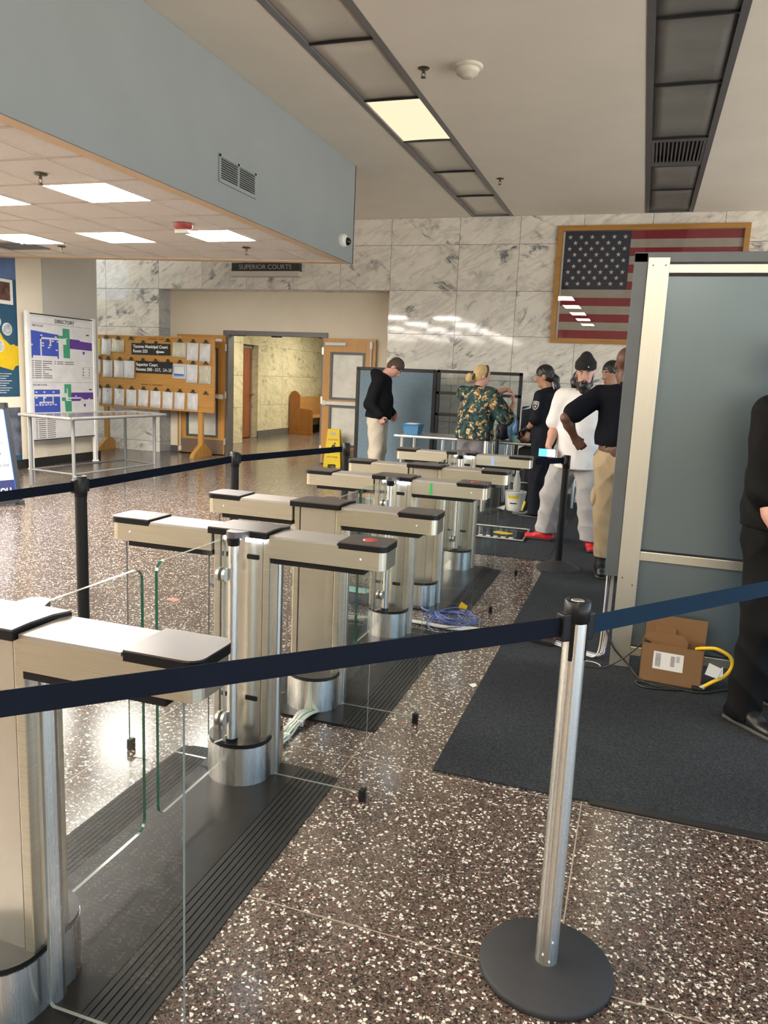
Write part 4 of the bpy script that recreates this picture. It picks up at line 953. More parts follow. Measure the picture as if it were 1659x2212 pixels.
st = MB(); cw_, ch_ = ux - cx0 - hem, cz1 - uz
for r in range(9):
    k6 = 6 if r % 2 == 0 else 5
    for c in range(k6):
        px_ = cx0 + hem + cw_ * ((c + .5) / 6 if k6 == 6 else (c + 1) / 6) ; pz_ = cz1 - ch_ * (r + 1) / 10
        R1_ = .036; pts = [(px_ + (R1_ if i % 2 == 0 else R1_ * .39) * math.sin(PI * i / 5), pz_ + (R1_ if i % 2 == 0 else R1_ * .39) * math.cos(PI * i / 5)) for i in range(10)][::-1]
        st.prism(pts, .004, .0055, 0, Mf)
obj('stars', st, 'wtext', fl)
obj('glazing', MB().box((fx0 + .03, YB - .032, fz0 + .03), (fx1 - .03, YB - .029, fz1 - .03)), 'pane', t)

# blue fabric screen and clear framed screen, in line
py = 11.15
t = thing('fabric_screen', 'blue fabric partition screen behind the man in the hoodie', 'partition', (-3.53, py, 0))
obj('fabric_panel', MB().box((-4.10, py, .06), (-2.93, py + .05, 1.60)), 'bluefab', t)
obj('screen_frame', MB().box((-4.16, py - .008, .02), (-4.10, py + .058, 1.63), bev=.008).box((-4.16, py - .008, 1.60), (-2.92, py + .058, 1.65), bev=.006).box((-2.955, py - .008, .02), (-2.90, py + .058, 1.64), bev=.006), 'blackcoat', t)
for x in (-4.13, -2.93): obj('foot', MB().box((x - .03, py - .2, 0), (x + .03, py + .25, .03), bev=.008), 'blackcoat', t)
t = thing('clear_screen', 'black framed clear partition behind the woman in the floral top', 'partition', (-2.28, py, 0))
fr = MB()
for z in (1.63, 1.318, 1.005, .70): fr.box((-2.895, py, z - .022), (-1.645, py + .045, z + .022), bev=.004)
for x in (-2.895, -1.69): fr.box((x, py, .02), (x + .048, py + .045, 1.65), bev=.004)
obj('screen_frame', fr, 'blackcoat', t)
for a, b in ((1.34, 1.61), (1.027, 1.296), (.722, .983)): obj('clear_pane', MB().box((-2.85, py + .018, a), (-1.69, py + .024, b)), 'acrylic', t)
obj('lower_panel', MB().box((-2.85, py + .01, .06), (-1.69, py + .035, .68)), 'bluefab', t)
for x in (-2.87, -1.67): obj('foot', MB().box((x - .03, py - .2, 0), (x + .03, py + .25, .03), bev=.008), 'blackcoat', t)
t = thing('wall_box', 'white switch on a beige backing on the marble wall behind the clear screen', 'wall switch', (-2.86, YB, 1.50))
obj('back_plate', MB().box((-2.93, YB - .012, 1.43), (-2.77, YB, 1.68), bev=.004), 'beige', t); obj('switch', MB().box((-2.91, YB - .05, 1.53), (-2.81, YB - .012, 1.61), bev=.006), 'white', t)
o = obj('wall_box', MB().box((-2.62, YB - .07, 1.49), (-2.42, YB, 1.60), bev=.006), 'grey_paint'); tag(o, 'small grey brown box on the marble wall beside the switch', 'wall box')

def table(name, x0, x1, y0, y1, z, lab, lower=None):
    t = thing(name, lab, 'table', ((x0 + x1) / 2, (y0 + y1) / 2, 0))
    obj('tabletop', MB().box((x0, y0, z - .03), (x1, y1, z), bev=.012), 'alu', t)
    for x in (x0 + .09, (x0 + x1) / 2, x1 - .09):
        for y in (y0 + .08, y1 - .08): obj('leg', MB().cyl((x, y, 0), (x, y, z - .03), .021, seg=14), 'alu', t)
    if lower: obj('shelf', MB().box((x0 + .05, y0 + .08, lower - .015), (x1 - .05, y1 - .08, lower), bev=.004), 'alu', t)
    return t
table('inspection_table', -2.99, -1.72, 9.46, 10.2, .79, 'silver edged inspection table carrying the blue bin')
table('inspection_table', -1.66, -.62, 9.62, 10.3, .775, 'grey inspection table crowded with bags beside the officer', .28)
o = obj('cabinet', MB().box((-1.42, 9.72, 0), (-1.12, 10.2, .70), bev=.01), 'black'); tag(o, 'black cabinet standing under the table with the bags', 'cabinet')
def bin_(x, y, z, w, d, h, lab, nm='plastic_bin'):
    t = thing(nm, lab, 'bin', (x, y, z)); mb = MB(); N = 1
    def ring(s, zz): return [(x - w / 2 * s, y - d / 2 * s, zz), (x + w / 2 * s, y - d / 2 * s, zz), (x + w / 2 * s, y + d / 2 * s, zz), (x - w / 2 * s, y + d / 2 * s, zz)]
    a, b, c, e = ring(.82, z), ring(1., z + h), ring(.96, z + h), ring(.79, z + .008)
    vs = a + b + c + e; fs = [[3, 2, 1, 0]]
    for o1, o2 in ((0, 4), (4, 8), (8, 12)):
        for i in range(4): fs.append([o1 + i, o1 + (i + 1) % 4, o2 + (i + 1) % 4, o2 + i])
    fs.append([12, 13, 14, 15]); mb.add(vs, fs); obj('bin_shell', mb, 'bin', t)
    rr = MB(); q = ring(1.02, z + h)
    for p0_, p1_ in zip(q, q[1:] + q[:1]): rr.cyl(p0_, p1_, .008, seg=8)
    obj('rim', rr, 'bin', t); return t
t = bin_(-2.83, 9.80, .79, .215, .26, .125, 'small blue plastic bin standing on the silver table')
text('lettering', 'STM', .05, wall_xz(-2.83, 9.680, .85), 'bluebag', t)
o = obj('paper_sheet', MB().prism([(-2.91, 9.68), (-2.75, 9.68), (-2.76, 9.9), (-2.91, 9.92)], .923, .926), 'paper'); tag(o, 'white paper lying across the small blue bin', 'paper')
bin_(-1.03, 9.86, .775, .36, .36, .10, 'blue tray on the crowded table under the gloved hand', 'plastic_tray')
t = thing('tote_bag', 'tall navy bag with a white top standing on the crowded table', 'bag', (-1.34, 10.05, .775))
obj('bag_body', MB().box((-1.45, 9.95, .775), (-1.24, 10.16, 1.22), bev=.03), 'bag', t); obj('bag_top', MB().prism([(-1.47, 1.17), (-1.36, 1.21), (-1.26, 1.30), (-1.23, 1.29), (-1.24, 1.23), (-1.38, 1.185)][::-1], -.09, .09, M4=wall_xz(0, 10.04, 0)), 'white', t)
def blob(name, c, r, m, lab, cat, seed, amp=.25, group=None):
    rnd = random.Random(seed); bm = bmesh.new(); bmesh.ops.create_icosphere(bm, subdivisions=3, radius=1)
    ph = [Vector((rnd.uniform(2, 5), rnd.uniform(2, 5), rnd.uniform(2, 5))) for _ in range(3)]
    for v in bm.verts:
        k = 1 + amp * (math.sin(v.co.dot(ph[0]) * 1.3) * .5 + math.sin(v.co.dot(ph[1]) * 2.1 + 1) * .35 + abs(math.sin(v.co.dot(ph[2]) * 3.3)) * .3)
        v.co = Vector((c[0] + v.co.x * r[0] * k, c[1] + v.co.y * r[1] * k, max(c[2] - r[2], c[2] + v.co.z * r[2] * k)))
    mb = MB().add([v.co[:] for v in bm.verts], [[v.index for v in f.verts] for f in bm.faces], 0, True); bm.free()
    o = obj(name, mb, m); return tag(o, lab, cat, group)
blob('plastic_bag', (-1.52, 9.78, .95), (.055, .10, .175), 'bluebag', 'crumpled pale blue plastic bag on the crowded table', 'bag', 3)
blob('plastic_bag', (-1.36, 9.76, .845), (.075, .09, .07), 'tanbag', 'clear bag with tan contents beside the gloved hand', 'bag', 5)
blob('handbag', (-1.66, 9.98, .90), (.10, .12, .125), 'bag', 'dark grey handbag on the table in front of the floral shirt', 'bag', 9, .12)
t = thing('drink_cup', 'small green cup on the crowded table', 'cup', (-1.47, 9.69, .775)); obj('cup', MB().lathe([(.026, 0), (.034, .085), (.031, .085), (.024, .006)], (-1.47, 9.69, .775), 20), 'tealcard', t)

# cleaning bucket, spray bottle, and things on the floor under the table
bx_, by_ = -1.335, 9.16
t = thing('bucket', 'white plastic bucket with a printed label on the carpet', 'bucket', (bx_, by_, .006))
obj('bucket_body', MB().lathe([(.105, 0), (.13, .215), (.134, .225), (.128, .23), (.122, .225), (.10, .012), (.0, .010)], (bx_, by_, .006), 32), 'tub', t)
rows = []
for j in range(3):
    z = .03 + .15 * j / 2; r = .105 + .025 * (z / .215) + .0015
    rows.append([(bx_ + r * math.cos(math.radians(-128 + 76 * i / 10)), by_ + r * math.sin(math.radians(-128 + 76 * i / 10)), .006 + z) for i in range(11)])
lab = obj('label', MB().grid(rows), 'bluelabel' if 0 else 'paper', t)
r2 = [[(bx_ + (.105 + .025 * (z / .215) + .003) * math.cos(math.radians(-120 + 58 * i / 8)), by_ + (.105 + .025 * (z / .215) + .003) * math.sin(math.radians(-120 + 58 * i / 8)), .006 + z) for i in range(9)] for z in (.150, .185)]
obj('label_band', MB().grid(r2), 'yellow', lab)
r3 = [[(bx_ + (.105 + .025 * (z / .215) + .003) * math.cos(math.radians(-110 + 40 * i / 8)), by_ + (.105 + .025 * (z / .215) + .003) * math.sin(math.radians(-110 + 40 * i / 8)), .006 + z) for i in range(9)] for z in (.085, .10)]
obj('label_print', MB().grid(r3), 'ink', lab)
obj('handle', MB().tube([(bx_ + .135 * math.cos(a), by_ - .03, .22 - .07 * math.sin(a)) for a in [PI * i / 14 for i in range(15)]], .003), 'alu', t)
M['bottle'] = mat('cloudy_bottle', (.46, .47, .45), .25); M['liquid'] = mat('pale_yellow_liquid', (.45, .43, .25), .2)
t = thing('spray_bottle', 'cloudy spray bottle standing in the white bucket', 'spray bottle', (bx_ + .01, by_, .02))
obj('bottle_body', MB().lathe([(.045, .10), (.046, .30), (.040, .36), (.022, .42), (.017, .45)], (bx_ + .01, by_ + .0, .02), 24), 'bottle', t); obj('liquid', MB().lathe([(.045, 0.0), (.0455, .10)], (bx_ + .01, by_, .02), 24), 'liquid', t)
obj('sprayer', MB().cyl((bx_ + .01, by_, .46), (bx_ + .01, by_, .50), .02).box((bx_ - .05, by_ - .015, .50), (bx_ + .04, by_ + .015, .54), bev=.006).box((bx_ - .045, by_ - .008, .44), (bx_ - .03, by_ + .008, .50), bev=.004), 'white', t)
o = blob('cloth', (-1.73, 9.16, .045), (.055, .05, .04), 'white', 'crumpled white cloth on the carpet left of the bucket', 'cloth', 11); 
o = obj('paper_scrap', MB().add([(-1.56, 9.06, .02), (-1.43, 9.02, .02), (-1.44, 9.14, .06), (-1.52, 9.15, .02)], [[0, 1, 2], [0, 2, 3]]), 'paper'); o.modifiers.new('s', 'SOLIDIFY').thickness = .002; tag(o, 'folded white paper scrap on the carpet before the bucket', 'paper')
t = thing('dust_pan', 'small grey scoop with a yellow handle tilted beside the bucket', 'scoop', (-1.24, 8.92, 0))
obj('scoop', MB().prism([(-1.31, 8.86), (-1.19, 8.88), (-1.18, 8.98), (-1.30, 8.97)], .006, .03), 'alu', t); obj('handle', MB().cyl((-1.22, 8.95, .02), (-1.19, 9.0, .14), .012, .016, 10), 'yellow', t)
# clear floor tray with a yellow foot outline
t = thing('foot_tray', 'clear floor tray with a yellow footprint in front of the red shoe', 'floor tray', (-1.22, 7.60, .006))
zb = .007
M['tray'] = glass('tray_film', (.82, .84, .86), .05, .6)
obj('tray_sheet', MB().box((-1.54, 7.31, zb), (-.98, 7.88, zb + .012)), 'tray', t)
q = [(-1.56, 7.29), (-.96, 7.29), (-.98, 7.90), (-1.58, 7.90)]
e = MB()
for a, b in zip(q, q[1:] + q[:1]): e.cyl((*a, zb + .012), (*b, zb + .012), .010, seg=8)
obj('tray_rim', e, 'alu', t)
obj('footprint', MB().prism([(-1.22 + .10 * math.cos(a) * (1 + .2 * math.cos(a)), 7.58 + .07 * math.sin(a) * (1 - .25 * math.sin(2 * a))) for a in [2 * PI * i / 20 for i in range(20)]], zb + .012, zb + .014), 'muralyellow', t)
tb_ = MB()
for k in range(6): tb_.box((-1.48 + .075 * k, 7.34, zb + .012), (-1.44 + .075 * k, 7.38, zb + .016))
obj('marking', tb_, 'wtext', t)

# wet floor sign
t = thing('wet_floor_sign', 'yellow folding wet floor sign standing by the right door leaf', 'wet floor sign', (-4.78, 11.87, 0))
def wf(y0, lean, nm):
    out = [(-.155, 0), (-.075, 0), (-.065, .05), (.065, .05), (.075, 0), (.155, 0), (.105, .60), (.10, .63), (-.10, .63), (-.105, .60)]
    slot = [(-.05, .53), (.05, .53), (.05, .575), (-.05, .575)]
    m = Matrix.Translation((-4.78, y0, 0)) @ Matrix.Rotation(lean, 4, 'X') @ wall_xz(0, 0, 0)
    o = obj(nm, MB().prism(out, -.006, .006, M4=m), 'yellow', t)
    return o, m
p, m = wf(11.80, -.06, 'front_panel')
wm = lambda pts, z=.0075: [tuple(m @ Vector((x, y, z))) for x, y in pts]
obj('handle_slot', MB().prism([(-.045, .535), (.045, .535), (.045, .575), (-.045, .575)], .0055, .0075, M4=m), 'grey_paint', p)
text('lettering', 'CAUTION', .04, m @ Matrix.Translation((0, .455, .0065)), 'red', p)
obj('pictogram', MB().prism([(-.045, .30), (.0, .38), (.04, .365), (.055, .33), (.01, .345), (-.01, .29), (-.06, .22), (-.075, .24)][::-1], .006, .008, M4=m).prism([(.035 + .016 * math.cos(i * PI / 4), .395 + .016 * math.sin(i * PI / 4)) for i in range(8)], .006, .008, M4=m), 'ink', p)
text('lettering', 'WET FLOOR', .034, m @ Matrix.Translation((0, .17, .0065)), 'ink', p)
wf(11.93, .06, 'rear_panel')
# cards on the floor seen through the glass of the fourth gate
for i, (x, y, rz, mm, l) in enumerate(((-3.20, 9.18, .3, 'orange', 'orange card lying on the floor beyond the gates'), (-3.02, 9.02, -.4, 'tealcard', 'pale teal card lying on the floor beyond the gates'))):
    o = obj('floor_card', MB().box((x - .13, y - .09, 0.0065 if x > -2.9 else 0), (x + .13, y + .09, .012), rz=rz), mm); tag(o, l, 'card')
# ------------------------------------------------------------------ grey partition on the right, box and cables
yb = 4.218
t = thing('booth_partition', 'tall grey panelled partition with pale metal rails at right', 'partition', (.6, yb, 0))
obj('channel_frame', MB().box((-.105, yb + .012, .50), (-.038, yb + .16, 2.175), bev=.003).box((-.105, yb + .012, 2.128), (1.9, yb + .16, 2.178), bev=.003).box((-.038, yb + .012, .50), (.06, yb + .16, 2.15)), 'booth', t)
obj('post', MB().box((-.036, yb, 0), (.066, yb + .05, 2.150), bev=.002), 'booth_alu', t)
obj('post', MB().box((1.75, yb, 0), (1.85, yb + .05, 2.15), bev=.002), 'booth_alu', t)
for a, b in ((2.075, 2.118), (.602, .652), (.074, .124)): obj('rail', MB().box((.066, yb + .004, a), (1.75, yb + .03, b), bev=.003), 'booth_alu', t)
obj('gasket', MB().box((.066, yb + .012, 2.062), (1.75, yb + .02, 2.076)).box((.066, yb + .012, .650), (1.75, yb + .02, .662)).box((.066, yb + .012, .122), (1.75, yb + .02, .130)), 'black', t)
obj('panel', MB().box((.066, yb + .018, .652), (1.75, yb + .026, 2.075)), 'frost', t); obj('panel', MB().box((.066, yb + .018, .124), (1.75, yb + .026, .602)), 'frost', t)
for x, z in ((-.012, 2.112), (.048, 2.112), (-.012, .50), (.042, .465), (-.012, .09)): obj('screw', MB().cyl((x, yb - .0015, z), (x, yb + .002, z), .004, seg=10), 'clip', t)
# cardboard box
t = thing('cardboard_box', 'open cardboard box with a shipping label on the carpet', 'box', (.28, 4.13, .007))
ang = math.radians(-6); cx, cy = .275, 4.115; hw, hd, hh = .150, .075, .205
MBx = Matrix.Translation((cx, cy, .0075)) @ Matrix.Rotation(ang, 4, 'Z')
def bb(lo, hi, mb=None): return (mb or MB()).box(lo, hi, M4=MBx)
sh = MB(); bb((-hw, -hd, 0), (hw, -hd + .004, hh), sh); bb((-hw, hd - .004, 0), (hw, hd, hh), sh); bb((-hw, -hd, 0), (-hw + .004, hd, hh), sh); bb((hw - .004, -hd, 0), (hw, hd, hh), sh); bb((-hw, -hd, 0), (hw, hd, .004), sh)
obj('carton', sh, 'card', t)
M4 = MBx @ Matrix.Translation((0, hd, hh)) @ Matrix.Rotation(math.radians(-4), 4, 'X')
obj('flap', MB().box((-hw, -.003, 0), (hw, .002, .115), M4=M4), 'card', t)
M4 = MBx @ Matrix.Translation((-hw, 0, hh)) @ Matrix.Rotation(math.radians(52), 4, 'Y')
obj('flap', MB().prism([(-.06, 0), (.06, 0), (.05, .09), (-.05, .09)], -.002, .002, M4=MBx @ Matrix.Translation((-hw + .10, .045, hh - .03)) @ Matrix.Rotation(PI / 2 - .25, 4, 'X')), 'card_in', t)
obj('flap', MB().prism([(-.13, 0), (.085, 0), (.09, .045), (.06, .075), (-.12, .075)], -.002, .002, M4=MBx @ Matrix.Translation((-.02, .01, hh - .035)) @ Matrix.Rotation(PI / 2 - .1, 4, 'X')), 'card_in', t)
lf = MBx @ wall_xz(0, -hd, 0)
l = obj('shipping_label', MB().prism(rrect(-.088, .075, .058, .168, .003), 0, .0012, M4=lf), 'paper', t)
bc = MB(); rnd = random.Random(4)
z = .088
while z < .16:
    wv_ = rnd.choice((.0012, .002, .003)); bc.prism([(-.078, z), (-.052, z), (-.052, z + wv_), (-.078, z + wv_)], .0012, .0018, M4=lf); z += wv_ + rnd.choice((.0012, .0018, .0025))
for k in range(7): bc.prism([(-.004, .10 + .008 * k), (.016, .10 + .008 * k), (.016, .1045 + .008 * k), (-.004, .1045 + .008 * k)], .0012, .0018, M4=lf)
for k in range(4): bc.prism([(.024 + .004 * k, .125), (.0255 + .004 * k, .125), (.0255 + .004 * k, .158), (.024 + .004 * k, .158)], .0012, .0018, M4=lf)
obj('label_print', bc, 'inkgrey', l)
def spline(pts, n=10):
    P = [Vector(p) for p in pts]; out = []
    for i in range(len(P) - 1):
        a, b, c, d = P[max(i - 1, 0)], P[i], P[i + 1], P[min(i + 2, len(P) - 1)]
        for k in range(n):
            s = k / n; out.append(.5 * ((2 * b) + (c - a) * s + (2 * a - 5 * b + 4 * c - d) * s * s + (3 * b - a - 3 * c + d) * s ** 3))
    return out + [P[-1]]
def cable(name, pts, r, m, lab, cat='cable', group=None, n=10):
    o = obj(name, MB().tube(spline(pts, n), r), m)
    return tag(o, lab, cat, group)
zc = .007
t = thing('extension_cord', 'thick yellow cord arching out of the cardboard box to a black plug', 'cord', (.42, 4.10, zc))
obj('cord', MB().tube(spline([(.385, 4.10, .20), (.42, 4.05, .225), (.475, 4.03, .235), (.535, 4.03, .205), (.55, 4.03, .155), (.52, 4.03, .10), (.465, 4.02, .062), (.425, 4.02, .03)]), .0095, 10), 'cyellow', t)
obj('cord_end', MB().cyl((.432, 4.02, .034), (.412, 4.02, .018), .013, .011, 12), 'bottle', t); obj('plug', MB().box((.375, 4.0, zc), (.425, 4.04, .03), bev=.006), 'cblack', t)
obj('cord_tag', MB().prism([(-.035, -.02), (.025, -.035), (.04, .02), (-.02, .042)], 0, .001, M4=wall_xz(.462, 4.005, .125)).prism([(.03, -.03), (.05, -.02), (.045, .03), (.035, .02)], -.004, -.003, M4=wall_xz(.462, 4.005, .125)), 'paper', t)
cable('power_cable', [(.40, 4.02, zc + .006), (.30, 3.97, zc + .006), (.15, 3.94, zc + .006), (.11, 4.0, zc + .006), (.25, 4.0, zc + .006), (.42, 3.985, zc + .006), (.62, 4.12, zc + .006), (1.0, 4.14, zc + .006)], .006, 'cblack', 'black power cable looped on the carpet before the cardboard box')
cable('thin_cable', [(-.19, 4.10, zc + .004), (-.09, 4.13, zc + .004), (-.04, 4.10, zc + .03), (.03, 4.10, .09), (.09, 4.08, .16), (.135, 4.06, .217), (.16, 4.10, .20)], .0035, 'cblack', 'thin black cable running from the carpet up into the cardboard box')
cable('thin_cable', [(-.075, 4.30, .50), (-.075, 4.24, .25), (-.03, 4.19, .13), (.06, 4.17, .04), (.12, 4.06, zc + .005), (.2, 3.985, zc + .005), (.3, 3.98, zc + .005)], .005, 'cblack', 'black cable curving down past the foot of the pale post')
cable('thin_cable', [(.42, 4.12, .21), (.5, 4.17, .17), (.62, 4.18, .13), (.9, 4.16, .10)], .004, 'cblack', 'black cable leaving the cardboard box to the right')
t = thing('cable_bundle', 'bundle of white and blue cables falling from the grey frame to the carpet', 'cables', (-.09, 4.3, zc))
rnd = random.Random(2)
for k, mm in enumerate(['cwhite'] * 7 + ['cblue', 'cblue', 'cred']):
    dx_, dz_ = rnd.uniform(-.018, .018), rnd.uniform(0, .012)
    obj('cable', MB().tube(spline([(-.075 + dx_, 4.30, .55), (-.075 + dx_ - (.02 if mm == 'cblue' else 0), 4.29 + dx_, .30), (-.08 + dx_, 4.29, .08), (-.10 + dx_, 4.27 + dx_ * .5, zc + .018 + dz_), (-.16, 4.30 + dx_, zc + .008 + dz_), (-.26, 4.36 + dx_, zc + .008 + dz_), (-.40, 4.44 + dx_, zc + .007 + dz_), (-.52, 4.46 + dx_ * .6, zc + .006 + dz_ * .6)]), .0042), mm, t)
t = thing('adapter_box', 'small black adapter box with red wire lying behind the steel stanchion', 'adapter', (-.42, 4.41, zc)); obj('adapter', MB().box((-.49, 4.38, zc), (-.35, 4.46, .036), rz=-.25, bev=.004), 'cblack', t)
obj('red_wire', MB().tube(spline([(-.46, 4.47, .02), (-.43, 4.455, .041), (-.38, 4.44, .043), (-.35, 4.45, .03), (-.31, 4.46, zc + .004)]), .004), 'cred', t)
cable('wire_hook', [(-.195, 4.165, zc + .003), (-.175, 4.20, zc + .003), (-.125, 4.21, zc + .003), (-.088, 4.185, zc + .003), (-.080, 4.16, zc + .003)], .0025, 'cwhite', 'bent white wire on the carpet beside the steel stanchion', n=3)
# cables among the gates
t = thing('cable_coil', 'loose coil of blue network cable on the floor between gates', 'cables', (-1.0, 4.62, 0))
rnd = random.Random(8)
for k in range(7):
    c0 = (-1.02 + rnd.uniform(-.05, .08), 4.60 + rnd.uniform(-.06, .06)); ra, rb = rnd.uniform(.09, .17), rnd.uniform(.07, .15); ph = rnd.uniform(0, 6)
    pts = [(c0[0] + ra * math.cos(ph + a) + rnd.uniform(-.012, .012), c0[1] + rb * math.sin(ph + a), .006 + .006 * k + .006 * math.sin(3 * a)) for a in [i * 2 * PI / 16 for i in range(15)]]
    obj('cable', MB().tube(spline(pts, 5), .0036), 'cblue', t)
obj('cable', MB().tube(spline([(-1.05, 4.33, .006), (-1.13, 4.43, .02), (-1.10, 4.60, .05), (-1.02, 4.72, .055), (-.92, 4.72, .04), (-.87, 4.62, .015), (-.93, 4.5, .006)], 8), .004), 'cblue', t)
for k in range(4): obj('cable', MB().tube(spline([(-1.30 + .015 * k, 4.80, .006 + .004 * k), (-1.22, 4.72 - .01 * k, .01 + .005 * k), (-1.12, 4.64, .012 + .006 * k), (-1.0, 4.56, .02)], 6), .0036), 'cblue', t)
for k in range(5): obj('cable', MB().tube(spline([(-1.30, 4.50 - .012 * k, .006), (-1.15, 4.47 - .01 * k, .012), (-1.0, 4.46 - .012 * k, .01), (-.86, 4.52 - .018 * k, .006), (-.76, 4.50 - .02 * k, .005)], 6), .0045), 'cwhite', t)
obj('cable_tag', MB().prism([(-.033, 0), (0, -.037), (.033, 0), (0, .037)], 0, .004, M4=wall_xz(-.975, 4.74, .06) @ Matrix.Rotation(.3, 4, 'Z')), 'cyellow', t)
t = thing('cable_bundle', 'white cables tied together on the floor between the second and third gates', 'cables', (-1.28, 2.8, 0))
for k in range(7):
    dx_ = (k - 3) * .0095
    obj('cable', MB().tube(spline([(-1.27 + dx_, 3.02, .012), (-1.28 + dx_, 2.93, .03), (-1.285 + dx_ * .7, 2.84, .02 + .004 * (k % 2)), (-1.29 + dx_ * 1.1, 2.74, .012 + .004 * (k % 3)), (-1.295 + dx_, 2.64, .01), (-1.30 + dx_, 2.55, .014)], 6), .0048), 'cwhite' if k != 4 else 'cgreen', t)
for y in (2.86, 2.73): obj('cable_tie', MB().box((-1.322, y - .006, .003), (-1.252, y + .006, .030), bev=.006), 'cwhite', t)
t = thing('cable_bundle', 'two white cables on the floor plate behind the second gate glass', 'cables', (-1.55, 4.35, 0))
for k in range(3): obj('cable', MB().tube(spline([(-1.68, 4.27 + .05 * k, .016), (-1.58, 4.31 + .03 * k, .02), (-1.46, 4.40 + .01 * k, .018), (-1.36, 4.44, .02)], 6), .004), 'cwhite', t)
t = thing('gear_bag', 'dark bag with a pale sheet on top on the floor behind the fourth gate', 'bag', (-1.72, 4.72, 0))
obj('bag_body', MB().box((-1.86, 4.64, 0), (-1.55, 4.86, .085), bev=.03), 'bag', t); obj('top_sheet', MB().prism([(-1.82, 4.66), (-1.62, 4.65), (-1.58, 4.76), (-1.78, 4.78)], .086, .089), 'tealcard', t)
for x, y, rz in ((-3.45, 3.67, .2), (-3.28, 3.75, .1), (-3.15, 4.6, .5)):
    pass
for k, (x0_, x1_, y0_, y1_, l) in enumerate(((-3.50, -3.32, 3.66, 3.74, 'faded red tape mark on the floor beside the nearest black post'), (-3.72, -3.60, 3.62, 3.70, 'faded red tape mark on the floor at the far left'), (-2.85, -2.77, 4.20, 4.26, 'small faded red tape mark near the second gate arm'))):
    o = obj('floor_tape', MB().box((x0_, y0_, 0), (x1_, y1_, .0012), rz=.12), 'tape'); tag(o, l, 'tape')
o = obj('floor_scrap', MB().prism([(-.69, 3.63), (-.665, 3.66), (-.65, 3.63), (-.665, 3.60)], 0, .002), 'paper'); tag(o, 'tiny pale paper scrap on the terrazzo beside the carpet', 'paper')
